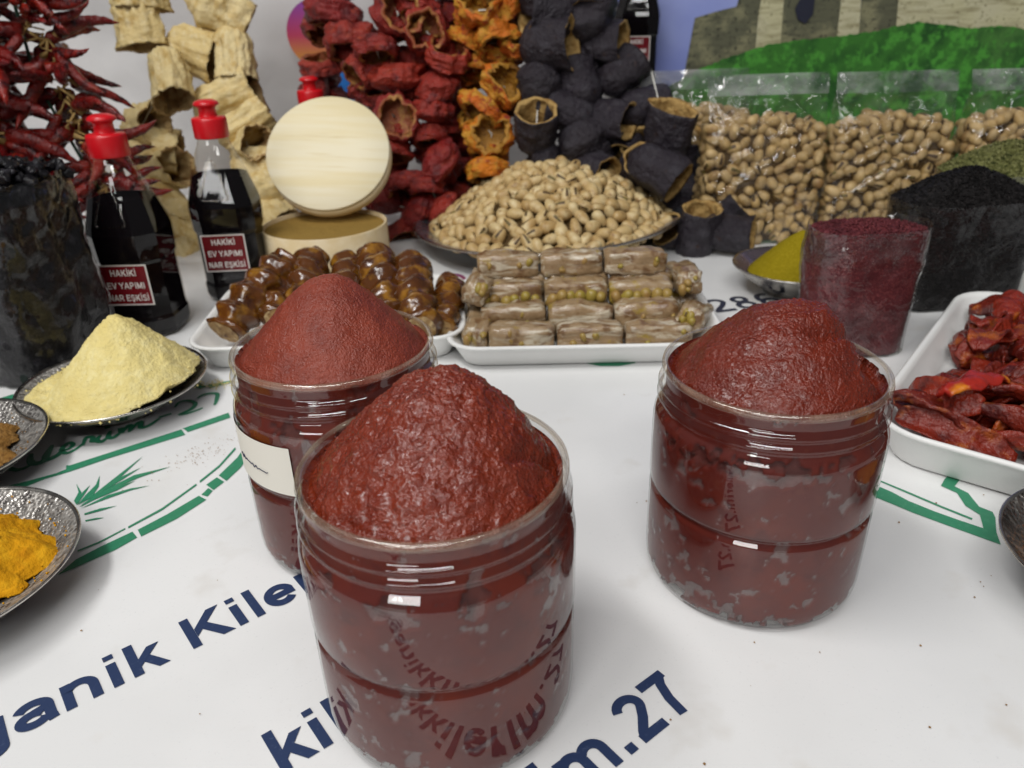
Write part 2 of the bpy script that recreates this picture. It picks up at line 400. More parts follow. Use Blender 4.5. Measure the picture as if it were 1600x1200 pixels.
MT['nutbag'] = pm('bagged_pistachio_shell', (.40, .265, .105), .5, spec=.3, var=[('noise', 90, (.52, .37, .18), .42, .6), ('noise', 60, (.24, .135, .05), .55, .7)], bump=[('noise', 500, .2, .0006)])
MT['kernel'] = pm('pistachio_kernel', (.075, .040, .016), .6, var=[('noise', 150, (.16, .13, .02), .5, .65)])
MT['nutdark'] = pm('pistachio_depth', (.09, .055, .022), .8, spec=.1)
MT['wood'] = pm('pale_poplar', (.74, .64, .40), .6, spec=.25, var=[('grain', 5, (.78, .71, .52), .40, .60), ('grain', 12, (.68, .57, .33), .58, .75)], bump=[('grain', 60, .15, .0006)])
MT['woodband'] = pm('poplar_band', (.66, .52, .30), .6, spec=.25, var=[('noise', 60, (.72, .60, .40), .4, .65)], bump=[('noise', 120, .15, .0006)])
MT['redpep'] = pm('dried_red_pepper', (.225, .013, .012), .34, spec=.5, rand=(.33, .028, .013), var=[('noise', 1.6, (.10, .007, .009), .50, .68), ('noise', 2.6, (.36, .045, .016), .58, .72)], bump=[('noise', 4.5, 1.0, .006, 6), ('noise', 14, .5, .002, 4)], rvar=(3, .28, .55))
MT['redin'] = pm('pepper_inside', (.24, .055, .012), .6, var=[('noise', 2.5, (.42, .22, .05), .5, .68)], bump=[('noise', 6, .8, .003)])
MT['orgpep'] = pm('dried_orange_pepper', (.68, .205, .010), .45, spec=.4, rand=(.56, .12, .010), var=[('noise', 1.5, (.60, .29, .03), .46, .6), ('noise', 2.4, (.30, .035, .010), .56, .68)], bump=[('noise', 4.5, 1.0, .006, 6), ('noise', 14, .5, .002, 4)])
MT['orgin'] = pm('orange_pepper_inside', (.40, .19, .02), .6, var=[('noise', 2.5, (.18, .07, .01), .5, .66)], bump=[('noise', 6, .8, .003)])
MT['eggskin'] = pm('dried_eggplant_skin', (.019, .014, .019), .42, spec=.4, rand=(.026, .020, .028), var=[('noise', 1.4, (.042, .037, .046), .48, .68), ('noise', 2.2, (.05, .022, .012), .64, .76)], bump=[('noise', 4, .9, .005, 6), ('noise', 16, .5, .0015, 4)])
MT['eggin'] = pm('dried_eggplant_flesh', (.44, .285, .105), .75, spec=.15, var=[('noise', 3, (.27, .15, .045), .48, .66)], bump=[('noise', 6, 1, .003)])
MT['squash'] = pm('dried_squash', (.66, .51, .23), .55, spec=.3, rand=(.70, .57, .30), var=[('noise', 1.3, (.50, .33, .10), .50, .70), ('noise', 3.5, (.70, .58, .33), .5, .7)], bump=[('noise', 3, .7, .005, 4), ('noise', 11, .35, .0015, 3)])
MT['squashin'] = pm('dried_squash_inside', (.46, .32, .14), .7, var=[('noise', 2.5, (.25, .12, .035), .48, .66)], bump=[('noise', 6, .8, .003)])
MT['chilli'] = pm('dried_chilli', (.15, .007, .008), .2, spec=.5, rand=(.25, .016, .008), var=[('noise', 5, (.04, .003, .005), .48, .64), ('noise', 4, (.24, .040, .010), .62, .72)], bump=[('noise', 9, .9, .004, 5)], rvar=(8, .10, .32))
MT['stem'] = pm('chilli_stem', (.42, .27, .09), .7)
MT['thread'] = pm('white_thread', (.70, .68, .62), .7)
MT['twine'] = pm('green_twine', (.02, .07, .04), .7)
MT['amber'] = pm('walnut_sausage_glaze', (.115, .036, .005), .2, spec=.5, rand=(.085, .026, .005), var=[('noise', 75, (.27, .12, .012), .50, .64), ('noise', 50, (.045, .013, .004), .52, .68)], bump=[('noise', 110, .35, .002)], coat=.5, coat_rough=.12)
MT['walnut'] = pm('cut_walnut', (.34, .20, .07), .6, var=[('noise', 220, (.55, .40, .20), .5, .65), ('noise', 130, (.12, .05, .015), .52, .66)], bump=[('noise', 220, .8, .002)])
MT['lokum'] = pm('turkish_delight', (.285, .185, .095), .3, spec=.5, rand=(.34, .235, .13), var=[('noise', 75, (.165, .085, .034), .5, .62), ('grainx', 55, (.56, .49, .37), .50, .64), ('noise', 60, (.34, .23, .04), .60, .68)], bump=[('grainx', 90, .6, .002), ('noise', 220, .4, .0015)], coat=.4, coat_rough=.15)
MT['lokum_nut'] = pm('delight_pistachio', (.33, .205, .065), .4, rand=(.30, .235, .035), var=[('noise', 140, (.30, .17, .05), .5, .7)])
MT['tomato'] = pm('dried_tomato', (.26, .022, .008), .3, spec=.5, rand=(.14, .014, .007), var=[('noise', 55, (.08, .009, .007), .5, .66), ('noise', 40, (.46, .12, .012), .58, .70), ('noise', 330, (.24, .05, .03), .6, .7)], bump=[('noise', 120, 1.0, .005, 6)], rvar=(110, .15, .4))
MT['tomato_bright'] = pm('bright_dried_pepper', (.34, .018, .010), .32, spec=.5, var=[('noise', 40, (.60, .19, .010), .53, .64), ('noise', 60, (.16, .010, .008), .55, .7)], bump=[('noise', 130, .5, .003, 5)])
MT['psky'] = pm('printed_sky', (.225, .27, .60), .5, spec=.3, var=[('noise', 6, (.31, .36, .66), .4, .65)])
MT['pgrass'] = pm('printed_grass', (.038, .155, .022), .5, spec=.3, var=[('noise', 9, (.085, .20, .05), .50, .66), ('noise', 18, (.016, .075, .014), .46, .62), ('noise', 70, (.065, .27, .035), .50, .62), ('noise', 150, (.016, .075, .012), .58, .75), ('noise', 120, (.10, .26, .06), .62, .78), ('noise', 14, (.30, .27, .14), .69, .74)])
MT['pstone_dark'] = pm('printed_shaded_stone', (.105, .105, .065), .5, spec=.3, var=[('noise', 26, (.22, .21, .12), .48, .62), ('courses', 80, (.06, .06, .04), .5, .75), ('noise', 150, (.025, .025, .02), .58, .68)])
MT['pstone'] = pm('printed_stone', (.50, .47, .29), .5, spec=.3, var=[('noise', 22, (.50, .47, .31), .42, .6), ('courses', 70, (.30, .27, .15), .45, .70), ('noise', 190, (.16, .14, .07), .60, .70)])
MT['pdark'] = pm('printed_window', (.012, .014, .03), .5)
MT['board'] = pm('grey_board', (.35, .34, .33), .7, var=[('noise', 20, (.28, .27, .26), .4, .6)])

# ------------------------------------------------------------------ measured layout (metres)
RED_A = [
    (-0.2064, 1.05, 0.3014, 0.031, (1, 0, 0.2)),
    (-0.2078, 1.05, 0.2611, 0.0316, (-0.2, -0.3, -1)),
    (-0.1878, 1.04, 0.2293, 0.0334, (0, 0.3, -1)),
    (-0.2346, 1.06, 0.1974, 0.0263, (0, -0.2, 1)),
    (-0.24, 1.06, 0.1706, 0.0249, (-1, 0, 0)),
    (-0.2418, 1.06, 0.1454, 0.0252, (0, 0, 1)),
    (-0.2117, 1.078, 0.2913, 0.0281, (-0.12473010886718278, -0.4450277291975897, -1)),
    (-0.2184, 1.078, 0.2443, 0.0288, (-0.2527490991313546, 0.3900248256710366, -1)),
    (-0.1934, 1.068, 0.2113, 0.0304, (-0.26798082787025973, -0.42733547071463107, -1)),
    (-0.2416, 1.088, 0.1727, 0.024, (-0.5692323819197412, 0.0406886414189066, 1)),
    (-0.2338, 1.088, 0.154, 0.0227, (-0.2281800512405573, 0.02697560241313013, 1)),
    (-0.2524, 1.088, 0.1228, 0.023, (0.20604174781976792, -0.09404622428958465, -1)),
]
RED_B = [
    (-0.1307, 1.0, 0.2949, 0.0296, (0, -0.3, -1)),
    (-0.1198, 0.985, 0.2569, 0.0252, (0.2, -1, 0.2)),
    (-0.1481, 0.98, 0.2211, 0.0248, (0, -0.5, -1)),
    (-0.1709, 1.0, 0.195, 0.0233, (-0.6, -0.5, -0.4)),
    (-0.1263, 0.985, 0.1864, 0.0277, (0, 0.2, 1)),
    (-0.1623, 1.02, 0.1649, 0.0225, (0, 0.2, 1)),
    (-0.1315, 0.965, 0.1467, 0.0261, (0.1, -1, 0.25)),
    (-0.1403, 0.975, 0.108, 0.0261, (0, 0.3, -1)),
    (-0.1626, 1.0, 0.0806, 0.0246, (-1, 0, 0)),
    (-0.1293, 0.97, 0.0657, 0.0265, (0.2, 0.3, -1)),
    (-0.155, 0.985, 0.0379, 0.0248, (0, 0.5, 1)),
    (-0.1157, 0.955, 0.0367, 0.0249, (0.7, 0.2, -0.6)),
    (-0.1336, 0.95, 0.01, 0.0227, (0.2, -0.5, -0.5)),
    (-0.1337, 1.028, 0.2831, 0.0269, (0.5334933483712824, 0.21788288701686387, 1)),
    (-0.1273, 1.013, 0.2438, 0.023, (0.24588832750008016, -0.28823780977693136, -1)),
    (-0.1489, 1.008, 0.2028, 0.0227, (-0.08274837924803147, -0.4386793938783915, 1)),
    (-0.1757, 1.028, 0.173, 0.0213, (-0.5027094479234041, -0.13733025769628038, 1)),
    (-0.1241, 1.013, 0.1658, 0.0253, (0.241054463471561, -0.45493724050165063, -1)),
    (-0.171, 1.048, 0.1397, 0.0205, (0.1620229270994512, -0.1588480437077222, -1)),
    (-0.133, 0.993, 0.1234, 0.0239, (-0.21519731610030962, -0.041471016416607887, 1)),
    (-0.1466, 1.003, 0.0916, 0.0238, (-0.32535667171348226, 0.16516224132627588, -1)),
    (-0.1703, 1.028, 0.0512, 0.0225, (-0.25089089460058134, -0.5743239205866218, 1)),
    (-0.1233, 0.998, 0.0362, 0.0243, (0.5456851180108141, 0.13487795647392586, 1)),
]
RED_C = [
    (-0.0991, 1.02, 0.2979, 0.0301, (0, 0.2, 1)),
    (-0.1025, 1.01, 0.2629, 0.0288, (0, 0.3, -1)),
    (-0.0879, 0.985, 0.2371, 0.027, (0.1, -1, 0.1)),
    (-0.0648, 0.985, 0.2103, 0.0289, (0.3, 0.2, 1)),
    (-0.1112, 1.02, 0.208, 0.0236, (-0.4, 0, -1)),
    (-0.0786, 0.98, 0.1813, 0.0261, (0, 0.2, -1)),
    (-0.0852, 0.975, 0.1486, 0.0248, (0.1, 0.2, 1)),
    (-0.0923, 0.98, 0.1211, 0.0229, (0, 0.3, -1)),
    (-0.0835, 0.965, 0.0943, 0.0284, (0.6, 0.1, -0.6)),
    (-0.098, 0.96, 0.0646, 0.0239, (0, 0.2, -1)),
    (-0.0818, 0.955, 0.0398, 0.0225, (0.5, 0.2, -0.6)),
    (-0.1056, 1.048, 0.286, 0.0274, (0.5592081083617474, 0.1752394352251485, 1)),
    (-0.0925, 1.038, 0.2427, 0.0263, (0.216052462022851, -0.5222437121465039, -1)),
    (-0.0764, 1.013, 0.2227, 0.0246, (-0.2999431516381983, -0.0011903333528815452, -1)),
    (-0.0637, 1.013, 0.1984, 0.0263, (-0.5462433684934497, -0.43043295618004485, 1)),
    (-0.0979, 1.048, 0.1885, 0.0215, (-0.07280787543879175, -0.3927632747296057, -1)),
    (-0.0825, 1.008, 0.1677, 0.0237, (0.2845457032502019, -0.004465163671768413, -1)),
    (-0.0794, 1.003, 0.1275, 0.0227, (0.09919808729641422, -0.27856704445454084, -1)),
    (-0.0969, 1.008, 0.0993, 0.0209, (0.3285505503139413, -0.19067876896551128, -1)),
    (-0.0801, 0.993, 0.0749, 0.0259, (-0.1072530136233093, -0.5631308151851483, 1)),
    (-0.0961, 0.988, 0.0386, 0.0218, (-0.08659568282025654, -0.38428022191986655, -1)),
]
RED_D = [
    (-0.053, 1.06, 0.2839, 0.0284, (0, 0.2, 1)),
    (-0.0575, 1.06, 0.247, 0.0273, (0, 0.3, -1)),
    (-0.0638, 1.06, 0.1967, 0.0246, (0.5, 0.2, -1)),
    (-0.0627, 1.06, 0.158, 0.0251, (0, 0.3, 1)),
    (-0.0573, 1.05, 0.1273, 0.0244, (-0.3, 0, -1)),
    (-0.0551, 1.04, 0.098, 0.0253, (0, 0.3, 1)),
    (-0.063, 1.03, 0.0695, 0.0254, (0.2, 0.3, -1)),
    (-0.0656, 1.02, 0.0441, 0.0255, (-0.4, 0.2, -1)),
    (-0.0746, 1.01, 0.0126, 0.0239, (0, 0.4, -1)),
    (-0.0577, 1.088, 0.2714, 0.0258, (-0.3091330511062402, -0.39193450680139963, -1)),
    (-0.0542, 1.088, 0.2327, 0.0248, (-0.20998311592989816, 0.2910254979732124, 1)),
    (-0.0578, 1.088, 0.1711, 0.0225, (-0.1164455208532047, 0.300952157772835, -1)),
    (-0.0575, 1.088, 0.1424, 0.0228, (-0.3468944466418532, 0.27380622753728057, -1)),
    (-0.0558, 1.078, 0.1031, 0.0222, (0.3594055911960975, 0.04249392088530324, 1)),
    (-0.0492, 1.068, 0.0725, 0.0231, (0.2231518221000227, -0.3317009542991921, 1)),
    (-0.0472, 1.058, 0.0506, 0.0231, (0.5653059328801714, 0.36177381744877246, -1)),
    (-0.0714, 1.048, 0.0132, 0.0233, (-0.44684065490823743, 0.36853496335030755, -1)),
]
ORANGE = [
    (-0.0269, 0.99, 0.292, 0.0264, (0, 0.3, -1)),
    (0.0075, 1.0, 0.2881, 0.0252, (0, 0.2, -1)),
    (-0.026, 0.98, 0.2585, 0.0266, (0, 0.3, 1)),
    (0.0066, 1.0, 0.2588, 0.0241, (0.5, -0.1, -0.6)),
    (-0.0371, 1.0, 0.227, 0.0222, (-0.4, -0.2, -0.7)),
    (-0.0093, 0.975, 0.23, 0.0238, (0.2, -0.5, -0.7)),
    (0.016, 0.985, 0.2193, 0.0227, (0.4, 0.2, 1)),
    (-0.0355, 1.0, 0.1972, 0.0217, (0, 0.3, -1)),
    (0.001, 0.965, 0.1763, 0.0265, (0.5, -0.7, 0.5)),
    (-0.0284, 0.955, 0.1567, 0.0265, (-0.5, -0.4, -0.6)),
    (-0.0158, 0.945, 0.1265, 0.0259, (0.15, -1, 0.2)),
    (-0.0234, 0.94, 0.0874, 0.024, (0, 0.2, -1)),
    (-0.0204, 1.016, 0.2757, 0.0232, (-0.042508474863714674, -0.4, 1)),
    (0.0128, 1.026, 0.2689, 0.0222, (-0.33775024296629513, -0.4, -1)),
    (-0.0322, 1.006, 0.2471, 0.0233, (0.13201080748221505, -0.4, 1)),
    (-0.0007, 1.026, 0.2399, 0.0212, (0.3395636771418268, -0.4, -1)),
    (-0.0373, 1.026, 0.2056, 0.0195, (-0.35799666200368274, -0.4, 1)),
    (-0.0029, 1.001, 0.2127, 0.021, (0.34120488588371967, -0.4, 1)),
    (0.0074, 1.011, 0.2079, 0.0199, (0.11338420909270464, -0.4, 1)),
    (-0.035, 1.026, 0.1819, 0.0191, (0.32893539493168933, -0.4, -1)),
    (-0.0016, 0.991, 0.1545, 0.0234, (0.027583550557813252, -0.4, -1)),
    (-0.0332, 0.981, 0.1393, 0.0233, (-0.5103183917539625, -0.4, 1)),
    (-0.0187, 0.971, 0.1025, 0.0228, (-0.22659675131472395, -0.4, -1)),
]
EGG_A = [
    (0.05, 0.99, 0.2868, 0.0294, (0, 0.2, -1), 1.2),
    (0.0582, 0.98, 0.2537, 0.0296, (-0.9, -0.3, 0.1), 1.2),
    (0.0498, 0.965, 0.2194, 0.0282, (1, -0.45, 0.1), 1.3),
    (0.0418, 0.96, 0.1813, 0.0256, (0.1, 0.3, -1), 1.1),
    (0.0371, 0.935, 0.1287, 0.0256, (-0.05, -0.55, 0.95), 1.25),
    (0.0462, 0.94, 0.0952, 0.0231, (-0.3, 0.3, -1), 1.1),
]
EGG_B = [
    (0.1011, 1.0, 0.2824, 0.0298, (0, 0.2, -1), 1.2),
    (0.0985, 0.99, 0.2491, 0.0315, (0.2, 0.3, 1), 1.1),
    (0.0926, 1.0, 0.2024, 0.0263, (-0.5, 0.2, -0.6), 1.1),
    (0.0921, 0.965, 0.1724, 0.0273, (-0.2, 0.4, 0.6), 1.1),
    (0.0816, 0.955, 0.1451, 0.0259, (-0.7, 0.1, 0.2), 1.3),
    (0.0936, 0.94, 0.1147, 0.029, (0.2, 0.3, -0.6), 1.1),
    (0.1031, 0.93, 0.0865, 0.0245, (0.8, 0.4, -0.2), 1.2),
]
EGG_C = [
    (0.118, 0.99, 0.2206, 0.0251, (0.95, -0.5, 0.05), 1.2),
    (0.137, 0.975, 0.1845, 0.0259, (0.8, 0.35, 0.6), 1.2),
    (0.1215, 0.95, 0.1403, 0.0228, (0.9, -0.65, -0.05), 1.5),
    (0.1631, 0.965, 0.1489, 0.0246, (0.9, 0.3, 0.15), 1.5),
    (0.1456, 0.965, 0.107, 0.0267, (-0.3, 0.4, -0.5), 1.2),
    (0.1578, 0.935, 0.0795, 0.0232, (0.1, 0.4, 0.7), 1.2),
]
EGG_D = [
    (0.1913, 0.93, 0.1187, 0.0256, (0.1, -0.35, 1), 1.6),
    (0.2143, 0.96, 0.0869, 0.0268, (0.1, 0.2, 1), 1.5),
    (0.1699, 0.89, 0.0923, 0.0235, (0.75, -0.55, -0.45), 1.6),
    (0.171, 0.95, 0.0975, 0.0233, (-0.4, 0.3, 0.6), 1.2),
    (0.2255, 0.95, 0.0457, 0.0255, (0.2, 0.2, -0.8), 1.4),
    (0.2068, 0.93, 0.0272, 0.0236, (-0.4, 0.2, -0.4), 1.3),
]
EGG_E = [
    (0.2179, 0.855, 0.0184, 0.022, (0, -0.2, 0.8), 1.6),
    (0.2454, 0.85, 0.0243, 0.0197, (0.95, -0.5, 0.05), 1.6),
    (0.2512, 0.89, 0.0322, 0.0197, (0.6, -0.2, 0.6), 1.4),
    (0.203, 0.88, 0.0118, 0.0197, (-0.5, -0.4, 0.3), 1.3),
]
SQUASH_A = [
    (-0.4307, 1.03, 0.2999, 0.0279, (0, -0.2, -1), 1.3),
    (-0.4376, 1.02, 0.2577, 0.029, (0.1, -0.25, -1), 1.25),
    (-0.3831, 1.03, 0.2204, 0.0266, (0.85, -0.2, -0.25), 1.5),
    (-0.4027, 0.99, 0.1977, 0.0267, (0.25, -0.6, -0.9), 1.5),
    (-0.4517, 1.0, 0.1403, 0.026, (0.85, -0.6, 0.1), 1.3),
    (-0.4434, 0.99, 0.1108, 0.0262, (0.8, 0.1, -0.15), 1.5),
    (-0.4304, 0.98, 0.084, 0.0271, (0.75, 0.2, 0.3), 1.6),
    (-0.4196, 0.96, 0.0515, 0.0253, (-0.6, 0.2, 0.5), 1.5),
    (-0.4108, 0.94, 0.0209, 0.0228, (0.5, 0.3, -0.6), 1.4),
    (-0.3996, 0.925, -0.0045, 0.0211, (0.3, -0.3, -0.7), 1.4),
    (-0.3945, 0.91, -0.0246, 0.0178, (0.1, -0.2, -1), 1.3),
]
SQUASH_B = [
    (-0.3588, 1.05, 0.295, 0.0269, (0.3, 0, -1), 1.3),
    (-0.3427, 1.04, 0.2619, 0.0271, (0.75, 0.2, -0.5), 1.4),
    (-0.328, 1.02, 0.2195, 0.0224, (0.05, -0.4, -1), 1.7),
    (-0.3466, 1.01, 0.1634, 0.0276, (0.9, 0.1, 0.35), 1.8),
    (-0.3219, 0.99, 0.1351, 0.0259, (0.8, 0.3, 0.45), 1.6),
    (-0.3158, 0.97, 0.1183, 0.0232, (0.65, -0.75, 0.2), 1.5),
    (-0.3035, 0.96, 0.0922, 0.024, (0.7, 0.1, -0.2), 1.6),
    (-0.2957, 0.95, 0.0661, 0.0241, (-0.6, 0.2, -0.2), 1.5),
    (-0.2874, 0.93, 0.0415, 0.0223, (0.6, 0.3, -0.3), 1.4),
    (-0.3009, 0.92, 0.0152, 0.0208, (0.2, -0.3, -0.7), 1.4),
]
SUCUK = [
    ((-0.24, 0.5959, 0.024), (-0.1986, 0.675, 0.0578), 0.0165),
    ((-0.1998, 0.6067, 0.03), (-0.2202, 0.71, 0.0498), 0.013),
    ((-0.1732, 0.6046, 0.03), (-0.1827, 0.7, 0.0557), 0.0145),
    ((-0.1401, 0.6021, 0.03), (-0.1565, 0.71, 0.048), 0.013),
    ((-0.1029, 0.5993, 0.03), (-0.1261, 0.695, 0.058), 0.016),
    ((-0.0717, 0.5759, 0.03), (-0.0886, 0.685, 0.0489), 0.016),
    ((-0.0584, 0.5894, 0.024), (-0.0564, 0.685, 0.0291), 0.0125),
]
SCRIPT = [
    ([(-0.3362, 0.4268), (-0.3334, 0.429), (-0.3272, 0.4268), (-0.3226, 0.4293), (-0.3215, 0.4361)], 0.002),
    ([(-0.3288, 0.4471), (-0.3245, 0.4382), (-0.3197, 0.4342), (-0.315, 0.4377), (-0.3198, 0.4575)], 0.00279),
    ([(-0.32, 0.4579), (-0.3171, 0.4435), (-0.3129, 0.4391), (-0.3092, 0.4441), (-0.3096, 0.449)], 0.00259),
    ([(-0.3098, 0.4494), (-0.3056, 0.4523), (-0.3054, 0.4575), (-0.3096, 0.4602), (-0.3108, 0.455), (-0.309, 0.4493), (-0.3041, 0.4463), (-0.3005, 0.4514), (-0.2992, 0.4584)], 0.002),
    ([(-0.2979, 0.4559), (-0.3006, 0.465), (-0.2999, 0.4675), (-0.2959, 0.4664), (-0.2942, 0.461), (-0.2899, 0.4611)], 0.002),
    ([(-0.2922, 0.4694), (-0.2913, 0.4624), (-0.2871, 0.4604), (-0.2859, 0.4655)], 0.00219),
    ([(-0.2937, 0.4795), (-0.2908, 0.4816)], 0.0018),
    ([(-0.2877, 0.4755), (-0.2853, 0.4667), (-0.2813, 0.4656), (-0.2795, 0.4723)], 0.00219),
    ([(-0.2822, 0.4795), (-0.278, 0.4713)], 0.00219),
    ([(-0.278, 0.4713), (-0.2781, 0.4808), (-0.2759, 0.482), (-0.2732, 0.4728)], 0.002),
    ([(-0.2732, 0.4728), (-0.273, 0.4845), (-0.2708, 0.4871), (-0.2677, 0.4789), (-0.2636, 0.4804), (-0.2611, 0.4861), (-0.2594, 0.4923)], 0.002),
    ([(-0.2604, 0.4935), (-0.2531, 0.4986)], 0.0013),
    ([(-0.2543, 0.5088), (-0.254, 0.5166), (-0.248, 0.5192), (-0.241, 0.5141), (-0.2405, 0.5056), (-0.2458, 0.497), (-0.2397, 0.4994), (-0.2325, 0.5063)], 0.0019),
    ([(-0.2422, 0.5223), (-0.2391, 0.5287), (-0.23, 0.5297), (-0.2265, 0.5194), (-0.2251, 0.5104)], 0.0018),
]
LOGO_BANDS = [
    [(-0.245, 0.3204), (-0.2415, 0.333), (-0.2333, 0.3433), (-0.2207, 0.3566), (-0.2156, 0.3511), (-0.2233, 0.3404), (-0.2329, 0.3314), (-0.2393, 0.3254)],
    [(-0.2183, 0.3582), (-0.207, 0.3724), (-0.1947, 0.3909), (-0.1885, 0.3865), (-0.1995, 0.3678), (-0.2137, 0.3519)],
    [(-0.1934, 0.392), (-0.1916, 0.399), (-0.1878, 0.3959), (-0.189, 0.3898)],
    [(-0.1942, 0.4029), (-0.1902, 0.4109), (-0.1838, 0.4056), (-0.1876, 0.3967)],
    [(-0.1897, 0.4131), (-0.1844, 0.434), (-0.1817, 0.4666), (-0.1751, 0.4507), (-0.1784, 0.4215), (-0.1827, 0.4066)],
    [(-0.2445, 0.341), (-0.2357, 0.3485), (-0.2265, 0.3602), (-0.2259, 0.359), (-0.235, 0.347), (-0.2438, 0.3396)],
    [(-0.2253, 0.3616), (-0.2125, 0.379), (-0.2011, 0.4043), (-0.2001, 0.4026), (-0.2116, 0.3768), (-0.2245, 0.3598)],
    [(-0.2, 0.4075), (-0.1936, 0.4251), (-0.19, 0.4477), (-0.1887, 0.4449), (-0.1924, 0.4232), (-0.199, 0.4053)],
    [(-0.3241, 0.4069), (-0.3117, 0.4132), (-0.2981, 0.4214), (-0.2941, 0.4257), (-0.2965, 0.4305), (-0.2939, 0.4304), (-0.2367, 0.4746), (-0.2311, 0.4668), (-0.2724, 0.4375), (-0.2897, 0.4232), (-0.3022, 0.4149), (-0.3095, 0.407)],
    [(-0.2364, 0.4757), (-0.2105, 0.4977), (-0.2067, 0.4902), (-0.2307, 0.4705), (-0.2344, 0.4745)],
    [(-0.4001, 0.5323), (-0.3935, 0.539), (-0.3871, 0.5299), (-0.3943, 0.5224)],
    [(-0.2552, 0.5464), (-0.2501, 0.5495), (-0.2415, 0.5421), (-0.2465, 0.5391)],
    [(-0.2426, 0.5456), (-0.2263, 0.5521), (-0.225, 0.5479), (-0.239, 0.5393)],
]
LOGO_LEAVES = [
    [(-0.2707, 0.3892), (-0.2724, 0.3984), (-0.2787, 0.4083), (-0.2705, 0.3983), (-0.2675, 0.391), (-0.2669, 0.385)],
    [(-0.2663, 0.385), (-0.2665, 0.395), (-0.2654, 0.4065), (-0.268, 0.4172), (-0.2625, 0.4042), (-0.2617, 0.3938)],
    [(-0.2658, 0.3839), (-0.2624, 0.3928), (-0.2562, 0.4159), (-0.2494, 0.4394), (-0.2529, 0.4168), (-0.2574, 0.3998)],
    [(-0.2613, 0.3979), (-0.2547, 0.4125), (-0.2448, 0.4255), (-0.2507, 0.4119), (-0.2559, 0.4018)],
    [(-0.2647, 0.3829), (-0.2574, 0.3998), (-0.2453, 0.4164), (-0.2252, 0.4254), (-0.2413, 0.4129), (-0.2559, 0.3966)],
    [(-0.2638, 0.3823), (-0.2603, 0.3958), (-0.2515, 0.4026), (-0.2418, 0.4097), (-0.2488, 0.3993), (-0.2578, 0.3905)],
    [(-0.2625, 0.3808), (-0.2525, 0.3943), (-0.2411, 0.4011), (-0.2301, 0.4037), (-0.2402, 0.3989), (-0.2525, 0.3893)],
    [(-0.2577, 0.3758), (-0.2506, 0.3803), (-0.2413, 0.3828), (-0.2485, 0.3782), (-0.257, 0.3742)],
    [(-0.2538, 0.369), (-0.2485, 0.3708), (-0.2434, 0.371), (-0.2477, 0.3693), (-0.2532, 0.3677)],
    [(-0.2666, 0.3844), (-0.2699, 0.3983), (-0.2689, 0.4063), (-0.2676, 0.3961)],
]
LOGO_RIGHT = [
    [(0.2171, 0.3796), (0.2197, 0.3795), (0.2243, 0.374), (0.2297, 0.3648), (0.2392, 0.3543), (0.2489, 0.3453), (0.2582, 0.3375), (0.2631, 0.3497), (0.2597, 0.3586), (0.2617, 0.3712), (0.2561, 0.379), (0.2616, 0.3855), (0.2809, 0.4039), (0.2769, 0.4171), (0.282, 0.4157), (0.2867, 0.4051), (0.2977, 0.3896), (0.2966, 0.3867), (0.2946, 0.3862), (0.284, 0.3981), (0.2638, 0.378), (0.268, 0.3708), (0.2669, 0.3573), (0.2716, 0.3519), (0.2702, 0.3468), (0.2633, 0.334), (0.2595, 0.3233), (0.2524, 0.3298), (0.2404, 0.3407), (0.2272, 0.3531), (0.219, 0.3623), (0.2129, 0.3689)],
    [(0.2229, 0.3865), (0.2326, 0.3754), (0.2459, 0.3592), (0.2573, 0.3466), (0.256, 0.3453), (0.245, 0.3575), (0.2317, 0.3736), (0.2223, 0.3852)],
]
GREEN_DISC = [
    [(0.054, 0.5743), (0.0587, 0.5824), (0.0752, 0.5852), (0.0775, 0.5648), (0.0856, 0.5845), (0.1104, 0.5827), (0.1079, 0.5721), (0.1009, 0.5633), (0.0877, 0.5587), (0.0722, 0.5597), (0.0618, 0.5652)],
]
PRINT_BLUE = [
    [(-0.1383, 0.8734), (-0.1257, 0.875), (-0.1272, 0.8584), (-0.1307, 0.8533)],
    [(-0.0525, 0.7328), (-0.0466, 0.7408), (-0.0493, 0.7273)],
]
